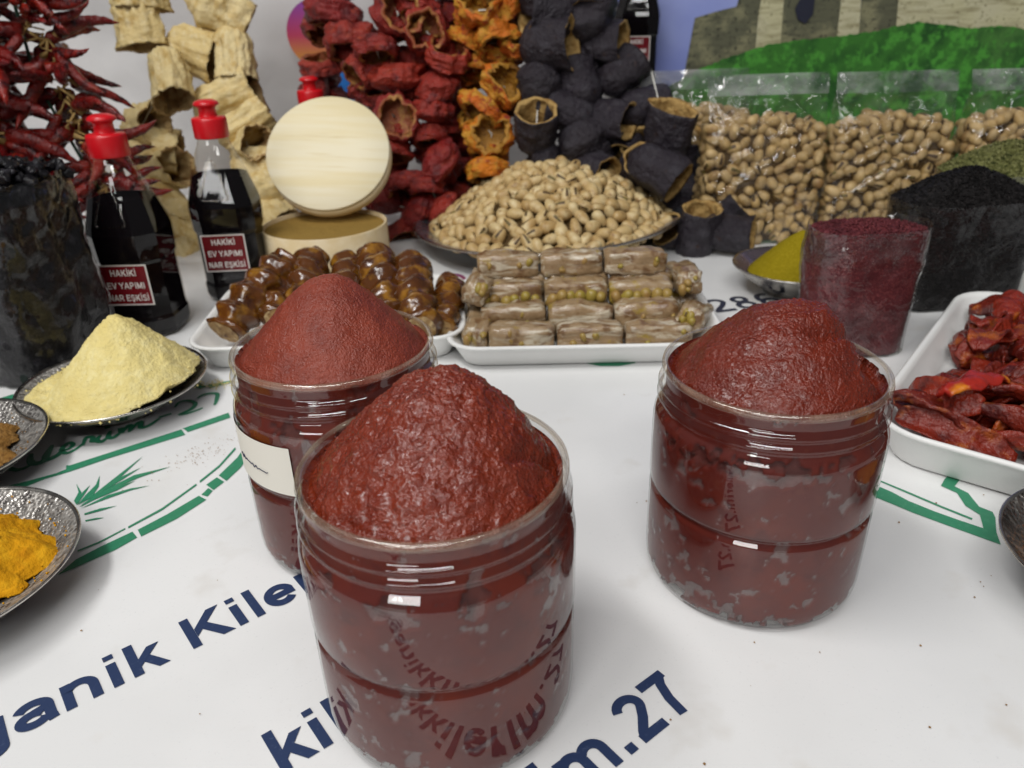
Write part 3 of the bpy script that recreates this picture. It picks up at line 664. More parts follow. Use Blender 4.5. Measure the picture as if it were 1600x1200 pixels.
WALL_GRASS = [
    [(0.2243, -0.1475), (0.2109, 0.121), (0.2158, 0.1236), (0.2205, 0.1275), (0.2253, 0.131), (0.2302, 0.1319), (0.2349, 0.135), (0.2396, 0.1388), (0.2445, 0.1398), (0.2492, 0.1436), (0.254, 0.1454), (0.2587, 0.1484), (0.2635, 0.1504), (0.2683, 0.1521), (0.2729, 0.1551), (0.2777, 0.1568), (0.2823, 0.1602), (0.287, 0.1633), (0.2918, 0.1647), (0.2964, 0.1674), (0.3011, 0.1696), (0.3059, 0.17), (0.3106, 0.1726), (0.3154, 0.173), (0.32, 0.1761), (0.3248, 0.1761), (0.3293, 0.18), (0.334, 0.1813), (0.3389, 0.1816), (0.3435, 0.1842), (0.3481, 0.1856), (0.353, 0.1855), (0.3576, 0.1873), (0.3623, 0.1889), (0.367, 0.1903), (0.3717, 0.1918), (0.3763, 0.1932), (0.381, 0.1946), (0.3857, 0.1959), (0.3905, 0.1956), (0.395, 0.1987), (0.3996, 0.1998), (0.4045, 0.1991), (0.4092, 0.2003), (0.4141, 0.2), (0.4188, 0.2007), (0.4235, 0.2017), (0.4283, 0.2013), (0.4329, 0.2027), (0.4377, 0.2033), (0.4425, 0.2034), (0.4471, 0.2044), (0.4519, 0.205), (0.4567, 0.2045), (0.4616, 0.204), (0.4662, 0.2057), (0.471, 0.2058), (0.4758, 0.2058), (0.4805, 0.2059), (0.4853, 0.2064), (0.4899, 0.2074), (0.4949, 0.2063), (0.4994, 0.2082), (0.5043, 0.2072), (0.509, 0.208), (0.5138, 0.208), (0.5182, 0.2102), (0.5232, 0.2094), (0.528, 0.2093), (0.5325, 0.211), (0.5372, 0.2114), (0.5418, 0.2123), (0.5468, 0.2112), (0.5514, 0.2122), (0.5561, 0.2129), (0.5609, 0.2128), (0.5652, 0.2153), (0.5699, 0.2158), (0.5747, 0.2158), (0.579, 0.2184), (0.5836, 0.2193), (0.5885, 0.2185), (0.593, 0.22), (0.5978, 0.22), (0.602, 0.2228), (0.607, 0.2217), (0.6116, 0.2223), (0.6159, 0.2248), (0.6209, 0.2235), (0.626, 0.2221), (0.6306, 0.223), (0.6357, 0.2212), (0.6406, 0.2209), (0.6456, 0.2199), (0.6504, 0.2197), (0.6554, 0.2188), (0.66, 0.2194), (0.6651, 0.2181), (0.6699, 0.2179), (0.675, 0.2168), (0.6801, 0.2152), (0.685, 0.2148), (0.69, 0.2141), (0.6949, 0.2135), (0.6998, 0.2129), (0.7044, 0.2138), (0.7094, 0.213), (0.7138, 0.2147), (0.7186, 0.2146), (0.7234, 0.2145), (0.7279, 0.2155), (0.733, 0.2143), (0.7375, 0.2155), (0.7423, 0.2155), (0.7474, 0.2142), (0.7521, 0.2144), (0.7571, 0.2137), (0.7619, 0.2138), (0.7671, 0.212), (0.7721, 0.2114), (0.7774, 0.2096), (0.7822, 0.2096), (0.787, 0.2096), (0.792, 0.2087), (0.7969, 0.2086), (0.8015, 0.2091), (0.8061, 0.2099), (0.811, 0.2097), (0.8156, 0.2102), (0.8204, 0.2101), (0.8249, 0.2114), (0.8302, 0.2097), (0.8344, 0.2117), (0.8391, 0.2117), (0.8438, 0.212), (0.8488, 0.2114), (0.8537, 0.2112), (0.8585, 0.2112), (0.8633, 0.2112), (0.8679, 0.2117), (0.8723, 0.213), (0.8772, 0.2126), (0.8826, 0.2105), (0.8874, 0.2107), (0.893, 0.2081), (0.8975, 0.209), (0.9028, 0.2076), (0.9083, 0.2052), (0.9133, 0.2048), (0.9184, 0.2038), (0.9236, 0.2028), (0.9284, 0.2028), (0.9335, 0.2018), (0.9389, 0.2002), (0.9438, 0.1998), (0.9494, 0.1975), (0.9541, 0.1979), (0.9595, 0.1963), (0.9644, 0.1961), (0.9702, 0.1931), (0.9748, 0.1937), (0.9804, 0.1917), (1.1089, -0.174)],
]
WALL_TOWERS = [
    [(0.2718, 0.1309), (0.2858, 0.2376), (0.3164, 0.2453), (0.346, 0.2513), (0.3508, 0.2763), (0.3808, 0.2755), (0.3819, 0.1701)],
    [(0.3565, 0.1526), (0.3481, 0.2496), (0.3771, 0.2756), (0.4043, 0.2749), (0.3849, 0.1609)],
    [(0.3804, 0.1665), (0.3792, 0.242), (0.3827, 0.2755), (0.4136, 0.2747), (0.4179, 0.1781)],
    [(0.4164, 0.1745), (0.4127, 0.2747), (0.5028, 0.2724), (0.5081, 0.1846)],
    [(0.5012, 0.1795), (0.4981, 0.2726), (0.5263, 0.2718), (0.5354, 0.1839)],
    [(0.5357, 0.1821), (0.5273, 0.2718), (0.5828, 0.2704), (0.5897, 0.1931)],
    [(0.5905, 0.1842), (0.5809, 0.2704), (0.7289, 0.2667), (0.7403, 0.1785)],
    [(0.7393, 0.1785), (0.7289, 0.2667), (1.0035, 0.2597), (1.0391, 0.1634)],
]
WALL_HOLE = [
    [(0.4317, 0.2457), (0.4402, 0.2657), (0.459, 0.2652), (0.4593, 0.2382), (0.4498, 0.2256), (0.4375, 0.2319)],
]
# ================================================================== the setting: printed table cover and backdrop
TX0, TX1, TY0, TY1 = -.95, 1.05, -.25, 1.27
nx, ny = 80, 60
tv = []; tf = []
for j in range(ny + 1):
    for i in range(nx + 1):
        tv.append((lerp(TX0, TX1, i / nx), lerp(TY0, TY1, j / ny), 0))
for j in range(ny):
    for i in range(nx):
        a = j * (nx + 1) + i; tf.append((a, a + 1, a + nx + 2, a + nx + 1))
n0 = len(tv)
for x, y in ((TX0, TY0), (TX1, TY0), (TX1, TY1), (TX0, TY1)): tv.append((x, y, -.03))
c0, c1, c2, c3 = 0, nx, (ny + 1) * (nx + 1) - 1, ny * (nx + 1)
tf += [tuple([n0, n0 + 1] + list(range(c1, -1, -1))), tuple(reversed(range(n0, n0 + 4)))]
table = mk('table', tv, tf, MT['vinyl'], smooth=False)
tag(table, 'white printed vinyl cover of the stall table', kind='structure')

ZP = .0004
def printed(name, parts, mat, parent, loc=(0, 0, ZP), rot=(0, 0, 0)):
    v, f, _ = join(parts)
    return mk(name, v, f, mat, parent, loc, smooth=False, rot=rot)
def lettering(txt, x, y, ang, em, t=137, mat='navy', track=1.0, skip=0.0):
    v, f, wd = word(txt, em, t, track)
    return mk('printed_lettering', v, f, MT[mat], table, (x - skip * math.cos(ang), y - skip * math.sin(ang), ZP), smooth=False, rot=(0, 0, ang))
A1 = math.radians(38.6)
EM = .0313
_, _, wK = word('Organik ', EM)
lettering('Organik Kilerim', -.1524 - .0023 * math.cos(A1), .2651 - .0023 * math.sin(A1), A1, EM, skip=wK)
A2 = math.radians(37.5)
# second line: top of the k stands at (-.1073, .2166)
ox, oy = -.1073 + .0224 * math.sin(A2), .2166 - .0224 * math.cos(A2)
lettering('kilerim', ox - .0023 * math.cos(A2), oy - .0023 * math.sin(A2), A2, EM)
_, _, w27 = word('@organikkilerim.2', EM)
# third line: the 7 starts at (.0495, .2356)
ox, oy = .0495 + .0222 * math.sin(A2), .2356 - .0222 * math.cos(A2)
lettering('@organikkilerim.27', ox - .0014 * math.cos(A2), oy - .0014 * math.sin(A2), A2, EM, skip=w27)
A3 = math.radians(14)
lettering('28605', .1925, .668, A3, .047, 112, 'ink', 1.0)
lettering('b', -.108, .878, math.radians(14), .04, 88, 'ink')
SM = lambda pts: [(p.x, p.y) for p in catmull([(a, b, 0) for a, b in pts], 5)]
printed('printed_script', [strip(SM(p) if len(p) > 2 else p, wd * 1.9, k * 1.2e-5, len(p) > 2) for k, (p, wd) in enumerate(SCRIPT)], MT['green'], table)
printed('printed_logo_ring', [polyfill(p, k * 1e-5) for k, p in enumerate(LOGO_BANDS)], MT['green'], table)
printed('printed_leaves', [polyfill(p, k * 1e-5) for k, p in enumerate(LOGO_LEAVES)], MT['green'], table)
printed('printed_map_outline', [polyfill(p, k * 1e-5) for k, p in enumerate(LOGO_RIGHT)], MT['green'], table)
printed('printed_green_disc', [polyfill(p) for p in GREEN_DISC], MT['green'], table)
printed('printed_blue_mark', [polyfill(p, k * 1e-5) for k, p in enumerate(PRINT_BLUE)], MT['blueprint'], table)
printed('printed_ring', [strip(arc(-.064, .784, .014, .02, 0, 360, 32), .008)], MT['purple'], table)

# backdrop: loose white fabric on the left, printed picture on the right
WY = 1.25
wv = []; wf = []; wx, wz = 110, 50
for j in range(wz + 1):
    for i in range(wx + 1):
        x = lerp(-1.05, .17, i / wx); z = lerp(-.03, .62, j / wz)
        s = x * .8 + z * .55
        d = .022 * math.sin(s * 22 + 1.6 * nz((x, z, 0), 4)) * (.55 + .6 * nz((x, z, 3), 3)) + .012 * fr((x, z, 5), 6)
        wv.append((x, WY - .004 - d * sstep(.17, .05, x), z))
for j in range(wz):
    for i in range(wx):
        a = j * (wx + 1) + i; wf.append((a, a + 1, a + wx + 2, a + wx + 1))
wall = mk('back_wall', wv, wf, MT['fabric'])
tag(wall, 'white fabric backdrop behind the hanging dried vegetables', kind='structure')
def wallprint(name, polys, mat, dy):
    out = []
    for k, p in enumerate(polys):
        v, f = polyfill(p, 0); out.append(([(a, -k * 2e-4, b) for a, b, _ in v], f))
    v, f, _ = join(out)
    return mk(name, v, f, mat, wall, (0, WY - dy, 0), smooth=False)
wallprint('printed_sky', [[(.165, -.03), (1.15, -.03), (1.15, .62), (.165, .62)]], MT['psky'], .002)
wallprint('printed_castle_shade', [WALL_TOWERS[i] for i in (0, 1, 3, 5)], MT['pstone_dark'], .003)
wallprint('printed_castle_stone', [WALL_TOWERS[i] for i in (2, 4, 6, 7)], MT['pstone'], .0045)
wallprint('printed_window', WALL_HOLE, MT['pdark'], .006)
wallprint('printed_grass', WALL_GRASS, MT['pgrass'], .007)
# round logo print and blue mark on the fabric
v, f = polyfill(arc(-.262, .232, .046, .046, 0, 360, 40)[:-1])
m, nt, b, o = nt_of('printed_gradient'); tcn = add(nt, 'ShaderNodeTexCoord'); sep = add(nt, 'ShaderNodeSeparateXYZ'); nt.links.new(tcn.outputs['Object'], sep.inputs[0])
cr = add(nt, 'ShaderNodeValToRGB'); nt.links.new(rng(nt, sep.outputs['Z'], .19, .28), cr.inputs[0])
cr.color_ramp.elements[0].color = (.60, .30, .02, 1); cr.color_ramp.elements[1].color = (.16, .03, .30, 1)
e = cr.color_ramp.elements.new(.45); e.color = (.45, .04, .10, 1)
nt.links.new(cr.outputs[0], b.inputs['Base Color']); b.inputs['Roughness'].default_value = .5
mk('printed_round_logo', [(a, 0, b_) for a, b_, _ in v], f, m, wall, (0, WY - .045, 0), smooth=False)
v, f = polyfill([(-.262, .19), (-.222, .18), (-.222, .125), (-.245, .115), (-.25, .15)])
mk('printed_blue_patch', [(a, 0, b_) for a, b_, _ in v], f, pm('blue_patch', (.01, .16, .55), .5), wall, (0, WY - .0445, 0), smooth=False)

# ================================================================== jars of pepper paste
JAR_OUT = [(.0, .0015), (.030, .0012), (.044, .0003), (.0475, .0006), (.0508, .0028), (.0524, .0065), (.0529, .011), (.0531, .030), (.0531, .0478), (.0528, .0494), (.0512, .0508), (.0511, .0520), (.0529, .0534), (.0534, .0552), (.0535, .070), (.0535, .0865),
           (.0531, .0895), (.0518, .0925), (.0502, .0942), (.0497, .0955), (.0498, .0968), (.0514, .0976), (.0523, .0988), (.0515, .1002), (.0499, .1012), (.0499, .1026), (.0513, .1034), (.0521, .1046), (.0512, .1058), (.0497, .1066), (.0497, .1085), (.0500, .1105), (.0500, .1138), (.0496, .1148)]
def jar_inner():
    out = []
    for r, z in JAR_OUT:
        if z < .0955: rr = max(0, r - .0014)
        else: rr = .0480
        out.append((rr, z + (.0014 if r < .0500 and z < .01 else 0)))
    out[-1] = (.0484, .1146)
    return out
def rin(z):
    return interp([(z_, r_) for r_, z_ in jar_inner() if r_ > .045 and (z_ > .003)], z)
def make_jar(loc, label):
    e = empty('jar', loc, label, 'jar', 'clear screw-neck jars of pepper paste')
    inner = jar_inner()
    v, f = lathe(JAR_OUT[1:] + list(reversed(inner[1:])), 128)
    # close floor outside and inside
    n = 128; last = len(v) - n
    v.append((0, 0, .0015)); v.append((0, 0, .0030))
    f += [(len(v) - 2, (j + 1) % n, j) for j in range(n)] + [(len(v) - 1, last + j, last + (j + 1) % n) for j in range(n)]
    mk('jar_wall', v, f, MT['jar'], e)
    mk('jar_lip', *lathe([(.0503, .1120), (.0509, .1132), (.0506, .1146), (.0497, .1153), (.0486, .1152), (.0480, .1143)], 128), MT['jarlip'], e)
    return e
def make_paste(loc, label, mat, seed, top, rough=1.0, ns=300):
    rows = []; gaps = []
    zs = [.0032] + [.0045 + (.1115 - .0045) * i / 84 for i in range(85)]
    # floor
    for k in range(1, 9):
        r = .0485 * k / 9
        rows.append([(r * math.cos(2 * PI * j / ns), r * math.sin(2 * PI * j / ns), .0031) for j in range(ns)]); gaps.append([0.0] * ns)
    for z in zs:
        R0 = min(rin(z), .0478) if z > .094 else rin(z)
        ring = []; g = []
        for j in range(ns):
            a = 2 * PI * j / ns; c, s = math.cos(a), math.sin(a)
            p = (c * .053, s * .053, z)
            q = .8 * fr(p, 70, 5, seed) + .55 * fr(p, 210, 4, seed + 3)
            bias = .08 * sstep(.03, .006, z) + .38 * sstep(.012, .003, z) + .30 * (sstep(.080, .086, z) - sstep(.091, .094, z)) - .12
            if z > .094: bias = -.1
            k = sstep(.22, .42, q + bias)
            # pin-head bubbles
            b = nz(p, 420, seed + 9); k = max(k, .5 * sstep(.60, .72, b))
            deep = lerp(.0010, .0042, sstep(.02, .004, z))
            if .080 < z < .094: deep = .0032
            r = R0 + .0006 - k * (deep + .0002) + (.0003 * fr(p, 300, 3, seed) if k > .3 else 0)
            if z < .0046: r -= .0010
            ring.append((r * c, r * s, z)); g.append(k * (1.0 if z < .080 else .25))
        rows.append(ring); gaps.append(g)
    nr = 120
    for i in range(nr):
        t = 1 - (i + .6) / nr
        ring = []
        for j in range(ns):
            a = 2 * PI * j / ns
            r = .0470 * t
            x, y = r * math.cos(a), r * math.sin(a)
            z = top(x, y, t, a)
            z += rough * (.0016 * fr((x, y, z), 105, 5, seed) + .0006 * abs(fr((x, y, z), 330, 3, seed + 1)) + .00035 * nz((x, y, z), 700, seed)) * sstep(1.0, .93, t)
            hx = rough * .0007 * fr((x, y, z), 210, 3, seed + 5)
            ring.append((x + hx, y + hx, z))
        rows.append(ring); gaps.append([0.0] * ns)
    v, f = loft(rows, True, True)
    nwall = (8 + len(zs) - 1) * ns
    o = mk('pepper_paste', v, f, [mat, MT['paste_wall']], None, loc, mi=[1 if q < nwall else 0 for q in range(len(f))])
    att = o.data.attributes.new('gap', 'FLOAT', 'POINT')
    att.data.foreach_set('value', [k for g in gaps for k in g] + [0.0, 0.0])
    return tag(o, label, 'pepper paste', 'mounds of red pepper paste')
def cone(px, py, zp, ze, soft):
    def g(x, y, t, a):
        dx, dy = x - px, y - py
        # distance from the peak relative to the wall along the same ray
        L = math.hypot(dx, dy)
        if L < 1e-6: return zp
        ux, uy = dx / L, dy / L; b = px * ux + py * uy
        E = -b + math.sqrt(max(1e-9, b * b - (px * px + py * py - .0475 ** 2)))
        q = L / E
        k = (math.sqrt(q * q + soft) - math.sqrt(soft)) / (math.sqrt(1 + soft) - math.sqrt(soft))
        return lerp(zp, ze, k)
    return g
J1, J2, J3 = (-.0302, .2421, 0), (.1211, .3163, 0), (-.0905, .3573, 0)
make_jar(J1, 'nearest clear jar in front, heaped with glossy paste')
make_jar(J2, 'clear jar standing alone on the right')
jar3 = make_jar(J3, 'clear jar behind with a white paper sticker on its side')
g1 = cone(.0065, .004, .1495, .1085, .60)
def top1(x, y, t, a):
    z = g1(x, y, t, a)
    # smooth pressed facet facing the camera and a crack at the right rim
    z -= .0018 * math.exp(-((x - .004) ** 2 + (y + .024) ** 2) / .00012)
    z -= .0045 * math.exp(-((y + .012 - (x - .035) * .9) ** 2) / .000006) * sstep(.024, .036, x)
    return z
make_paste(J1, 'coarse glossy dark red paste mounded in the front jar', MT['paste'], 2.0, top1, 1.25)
g2 = cone(.004, .003, .1435, .1075, .75)
def top2(x, y, t, a):
    z = g2(x, y, t, a)
    edge = .0290 + .004 * nz((y, 0, 0), 60, 4)
    k = sstep(edge, edge + .0032, x) * sstep(-.026, -.014, y)
    low = .1065 + .006 * sstep(.046, .03, x) * 0 + .0045 * sstep(.047, .03, math.hypot(x, y))
    z = z + .0050 * math.exp(-((x - .025) ** 2) / .00014 - ((y - .002) ** 2) / .0005)
    z = lerp(z, low, k)
    z -= .0062 * math.exp(-((y + .014 - (x - .012) * .30 - 18 * (x - .016) ** 2) ** 2) / .000012) * sstep(.000, .014, x)
    return z
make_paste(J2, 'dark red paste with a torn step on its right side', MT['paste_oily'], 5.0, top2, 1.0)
g3 = cone(.0008, .003, .1488, .1085, .22)
def top3(x, y, t, a):
    z = g3(x, y, t, a)
    z -= .0030 * math.exp(-((y + .030 + (x + .02) * .3) ** 2) / .000004) * sstep(-.014, -.028, x)
    z -= .0016 * math.exp(-((x - .018) ** 2 + (y + .022) ** 2) / .00006)
    return z
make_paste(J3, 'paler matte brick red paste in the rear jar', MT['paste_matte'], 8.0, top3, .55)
# sticker on the rear jar
az0 = math.atan2(-.3573, .0905)
sv = []; sf = []; na, nzz = 24, 6
for j in range(nzz + 1):
    for i in range(na + 1):
        a = az0 - math.radians(lerp(30, 98, i / na)); z = lerp(.0565, .0835, j / nzz)
        sv.append(((.0540) * math.cos(a), (.0540) * math.sin(a), z))
for j in range(nzz):
    for i in range(na):
        q = j * (na + 1) + i; sf.append((q + 1, q, q + na + 1, q + na + 2))
stk = mk('sticker', sv, sf, MT['paper'], jar3)
pts = []
for i in range(60):
    t = i / 59
    a = az0 - math.radians(lerp(72, 46, t)); z = .0685 + .0015 * math.sin(t * 52) * (1 - .6 * t) * (.5 + .5 * math.sin(t * 13)) - .002 * t
    pts.append((.05425 * math.cos(a), .05425 * math.sin(a), z))
v, f = tube(pts, .00022, 5); mk('handwriting', v, f, MT['pen'], stk)

# ================================================================== syrup bottles
def oct_ring(h, ch, z, n=4):
    pts = []
    c = h * ch
    corners = [(h, -h + c), (h, h - c), (h - c, h), (-h + c, h), (-h, h - c), (-h, -h + c), (-h + c, -h), (h - c, -h)]
    out = []
    for i in range(8):
        a, b = corners[i], corners[(i + 1) % 8]
        for k in range(n): out.append((lerp(a[0], b[0], k / n), lerp(a[1], b[1], k / n), z))
    return out
def blend_ring(h, ch, rnd, z):
    o = oct_ring(h, ch, z, 6); res = []
    for x, y, zz in o:
        L = math.hypot(x, y); res.append((lerp(x, x / L * h, rnd), lerp(y, y / L * h, rnd), zz))
    return res
BOT = [(.0255, .4, .2, .0004), (.0285, .42, .1, .003), (.0300, .42, .08, .008), (.0302, .42, .06, .018), (.0292, .42, .06, .0215), (.0290, .42, .05, .025), (.0290, .42, .05, .066), (.0292, .42, .05, .0695), (.0306, .42, .05, .073), (.0312, .42, .06, .085), (.0314, .42, .06, .096),
       (.0306, .42, .08, .101), (.0275, .44, .12, .113), (.0235, .46, .25, .128), (.0185, .5, .55, .144), (.0150, .5, .9, .153), (.0138, .5, 1, .157), (.0136, .5, 1, .1635)]
def bottle_shell(off, z1, z0=0):
    rings = []
    for h_, ch, rnd, z in BOT:
        rings.append((h_ - off, ch, rnd, max(z, z0)))
    keep = [r for r in rings if r[3] <= z1]
    nxt = [r for r in rings if r[3] > z1]
    if nxt:
        a, b = keep[-1], nxt[0]; t = (z1 - a[3]) / (b[3] - a[3]); keep.append(tuple(lerp(p, q, t) for p, q in zip(a, b)))
    return [blend_ring(*r) for r in keep]
cap_prof = [(.0142, .1585), (.0170, .1580), (.0174, .1590), (.0172, .1745), (.0166, .1765), (.0120, .1772), (.0092, .1776), (.0088, .1790), (.0086, .1850), (.0100, .1862), (.0125, .1872), (.0128, .1885), (.0112, .1905), (.0070, .1922), (.0, .1928)]
SHELL = loft(bottle_shell(0, .1635), True, False)
me_shell = mdata('bottle_body', *SHELL, MT['bottle'], smooth=False)
me_syrup = mdata('syrup', *loft(bottle_shell(.0009, .124, .0012), True, True), MT['syrup'], smooth=False)
skirt = [p for p in cap_prof if p[1] < .178]; spout = [p for p in cap_prof if p[1] > .1772]
def ribbed(p):
    r = math.hypot(p[0], p[1]); a = math.atan2(p[1], p[0])
    if .159 < p[2] < .176 and r > .016: k = 1 + .012 * math.cos(a * 60); return (p[0] * k, p[1] * k, p[2])
    return p
me_cap = mdata('cap', *lathe(skirt, 120, warp=ribbed), MT['redcap'])
me_spout = mdata('spout', *lathe(spout[:-1], 48, cap1=True), MT['redcap'])
# triangular relief on the shoulder panel; the panel leans back from z .101 to .144
def onpanel(x, z, lift=0):
    hh = interp([(q[3], q[0]) for q in BOT], z); return (x, -hh - lift, z)
tri = [(-.0125, .1045), (.0125, .1045), (.0125, .1045), (.0035, .137), (0, .1395), (-.0035, .137), (-.0125, .1045), (-.0125, .1045)]
loop = []
cor = [(-.0128, .1065), (-.0112, .1045), (.0112, .1045), (.0128, .1065), (.0036, .1370), (.0016, .1392), (-.0016, .1392), (-.0036, .1370), (-.0128, .1065)]
for a, b in zip(cor, cor[1:]):
    for k in range(5): loop.append(onpanel(lerp(a[0], b[0], k / 5), lerp(a[1], b[1], k / 5), .0003))
loop.append(loop[0])
me_tri = mdata('triangle_relief', *tube(loop, .0011, 8, False), MT['bottle'])
def lab_line(txt, z, wide):
    v, f, wd = word(txt, .0070, 105, 1.04, .92)
    s = wide / wd if wd > wide else 1
    return [((x - wd / 2) * s, -.00015 - zz, y * 1.12 + z) for x, y, zz in v], f
lv = [lab_line('HAKİKİ', .0565, .034), lab_line('EV YAPIMI', .0450, .034), lab_line('NAR EŞKİSİ', .0337, .036)]
lvv, lff, _ = join(lv)
me_letters = mdata('label_lettering', lvv, lff, MT['labelwhite'], smooth=False)
def plate_box(w_, z0, z1, t): 
    v = [(-w_, 0, z0), (w_, 0, z0), (w_, 0, z1), (-w_, 0, z1), (-w_, -t, z0), (w_, -t, z0), (w_, -t, z1), (-w_, -t, z1)]
    return v, [(0, 3, 2, 1), (4, 5, 6, 7), (0, 1, 5, 4), (1, 2, 6, 5), (2, 3, 7, 6), (3, 0, 4, 7)]
me_lab = mdata('label', *plate_box(.0212, .0295, .0665, .0003), MT['labelwhite'], smooth=False)
me_labr = mdata('label_field', *plate_box(.0201, .0306, .0654, .0002), MT['labelred'], smooth=False)
def make_bottle(loc, rz, label):
    e = empty('syrup_bottle', loc, label, 'bottle', 'bottles of pomegranate syrup', rz)
    put('bottle_body', me_shell, parent=e); put('syrup', me_syrup, parent=e)
    c = put('cap', me_cap, parent=e, scale=(.92, .92, 1)); put('spout', me_spout, parent=c)
    put('triangle_relief', me_tri, parent=e)
    l = put('label', me_lab, (0, -.0292, .0045), e); lr = put('label_field', me_labr, (0, -.0003, 0), l)
    put('label_lettering', me_letters, (0, -.00055, 0), l)
    return e
make_bottle((-.336, .672, 0), -.02, 'red capped dark syrup bottle between black fruit bag and cream flour')
make_bottle((-.280, .762, 0), .05, 'red capped dark syrup bottle next to the round wooden box')
make_bottle((-.236, .995, 0), .1, 'syrup bottle hidden behind the upright wooden lid, only its red cap showing')
riser = mk('display_box', *(lambda h, s: ([(x * s, y * s, z) for z in (0, h) for x, y in ((-1, -1), (1, -1), (1, 1), (-1, 1))], [(3, 2, 1, 0), (4, 5, 6, 7), (0, 1, 5, 4), (1, 2, 6, 5), (2, 3, 7, 6), (3, 0, 4, 7)]))(.148, .040), MT['board'], None, (.192, 1.19, 0), smooth=False)
tag(riser, 'plain grey box hidden behind the eggplants, carrying the far bottle', 'box')
make_bottle((.192, 1.19, .148), -.25, 'far syrup bottle in front of the printed blue sky, above the dried eggplants')

# ================================================================== round wooden box, its powder and its lid
e = empty('round_wooden_box', (-.194, .803, 0), 'round pale wooden box filled with tan powder', 'box')
mk('box_wall', *lathe([(.0630, .0), (.0655, .0), (.0655, .0005), (.0656, .061), (.0652, .0615), (.0637, .0615), (.0634, .061), (.0632, .003), (.0630, .003)], 96), MT['woodband'], e)
mk('box_floor', *lathe([(.0631, .001), (.0631, .003), (.03, .0031)], 64, True, True), MT['wood'], e)
mk('box_seam', *tube([(-.0457 + .0002 * i, -.0475, .001 + .0596 * i / 8) for i in range(9)], .0009, 6), MT['woodband'], e)
def disc(R, fn, nr=24, ns=64, zb=None):
    rows = [[(R * (1 - i / nr) * math.cos(2 * PI * j / ns), R * (1 - i / nr) * math.sin(2 * PI * j / ns), 0) for j in range(ns)] for i in range(nr)]
    rows = [[(x, y, fn(x, y, math.hypot(x, y) / R)) for x, y, _ in r] for r in rows]
    if zb is not None: rows = [[(x, y, zb) for x, y, _ in rows[0]]] + rows
    return loft(rows, zb is not None, True)
pw = mk('tan_spice_powder', *disc(.0630, lambda x, y, t: .0575 + .0006 * fr((x, y, 0), 90, 3), 30, 80, .0035), MT['tanpow'], None, (-.194, .803, 0))
tag(pw, 'tan ground spice filling the round wooden box', 'spice')
LT = math.radians(52)
lid = empty('wooden_lid', (-.1965, .826, .062), 'round pale wooden lid leaning upright on the tan spice', 'lid')
lid.rotation_euler = (LT, math.radians(3), math.radians(-2))
mk('lid_top', *lathe([(.066, -.0012), (.0668, -.0004), (.0668, .0022), (.0660, .0032), (.03, .0033)], 96, True, True), MT['wood'], lid, (0, .0668, .016))
mk('lid_band', *lathe([(.0655, -.0160), (.0669, -.0160), (.0671, -.0155), (.0671, -.0014), (.0655, -.0014)], 96), MT['woodband'], lid, (0, .0668, .016))

# ================================================================== pistachios
def nut_mesh(name, a, b_, c, matS, ns=12, nr=9, opening=.5):
    rows = []
    for i in range(1, nr):
        u = i / nr; th = PI * u; x = -a * math.cos(th)
        fat = math.sin(th) ** .80 * (1 + .14 * math.cos(th)) * (1 - .18 * u ** 4)
        ring = []
        for j in range(ns):
            ph = 2 * PI * (j - .5) / ns
            y = b_ * fat * math.cos(ph); z = c * fat * math.sin(ph)
            if (j in (0, 1)) and u > .35: k = 1 - opening * .45 * sstep(.35, .75, u); y *= 1 - .3 * (1 - k)
            ring.append((x, y, z))
        rows.append(ring)
    v, f = loft(rows)
    v = [Vector(p) for p in v]
    v += [Vector((-a, 0, 0)), Vector((a * .98, 0, 0))]
    n = len(v); L = (nr - 2) * ns
    f += [(n - 2, (j + 1) % ns, j) for j in range(ns)] + [(n - 1, L + j, L + (j + 1) % ns) for j in range(ns)]
    mi = []
    for q in f:
        cx = sum(v[i].x for i in q) / len(q); js = [i % ns for i in q if i < n - 2]
        mi.append(1 if set(js) <= {0, 1} and cx > -.1 * a and len(js) > 1 else 0)
    return mdata(name, v, f, [matS, MT['kernel']], mi)
NUTS = [nut_mesh('pistachio', .0104, .0073, .0065, MT['nut'], opening=.45), nut_mesh('pistachio', .0096, .0070, .0066, MT['nut'], opening=.3), nut_mesh('pistachio', .0108, .0069, .0060, MT['nut'], opening=.5)]
PC = Vector((.050, .916, .0)); PLATE_R = .160
plate = empty('silver_plate', tuple(PC), 'large round metal plate carrying the heap of pistachios', 'plate')
plate.rotation_euler = (0, math.radians(-2.6), 0)
mk('plate_body', *lathe([(.055, .0), (.060, .0), (.058, .010), (.090, .013), (.130, .018), (.156, .0285), (.1600, .0300), (.1605, .0312), (.1585, .0318), (.152, .0300), (.128, .0215), (.09, .0165), (.03, .016)], 128, True, True), MT['tintplate'], plate, (0, 0, .004))
mk('plate_rim', *lathe([(.1600, .0298), (.1618, .0304), (.1622, .0316), (.1612, .0326), (.1590, .0322)], 128), MT['silver_rim'], plate, (0, 0, .004))
def heap_z(r): return .030 + .065 * (1 - min(1, r / .136) ** 1.75)
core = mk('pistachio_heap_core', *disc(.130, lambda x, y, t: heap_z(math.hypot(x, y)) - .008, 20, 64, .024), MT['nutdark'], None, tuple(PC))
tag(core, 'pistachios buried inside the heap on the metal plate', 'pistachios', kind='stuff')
rnd = random.Random(5)
spots = []
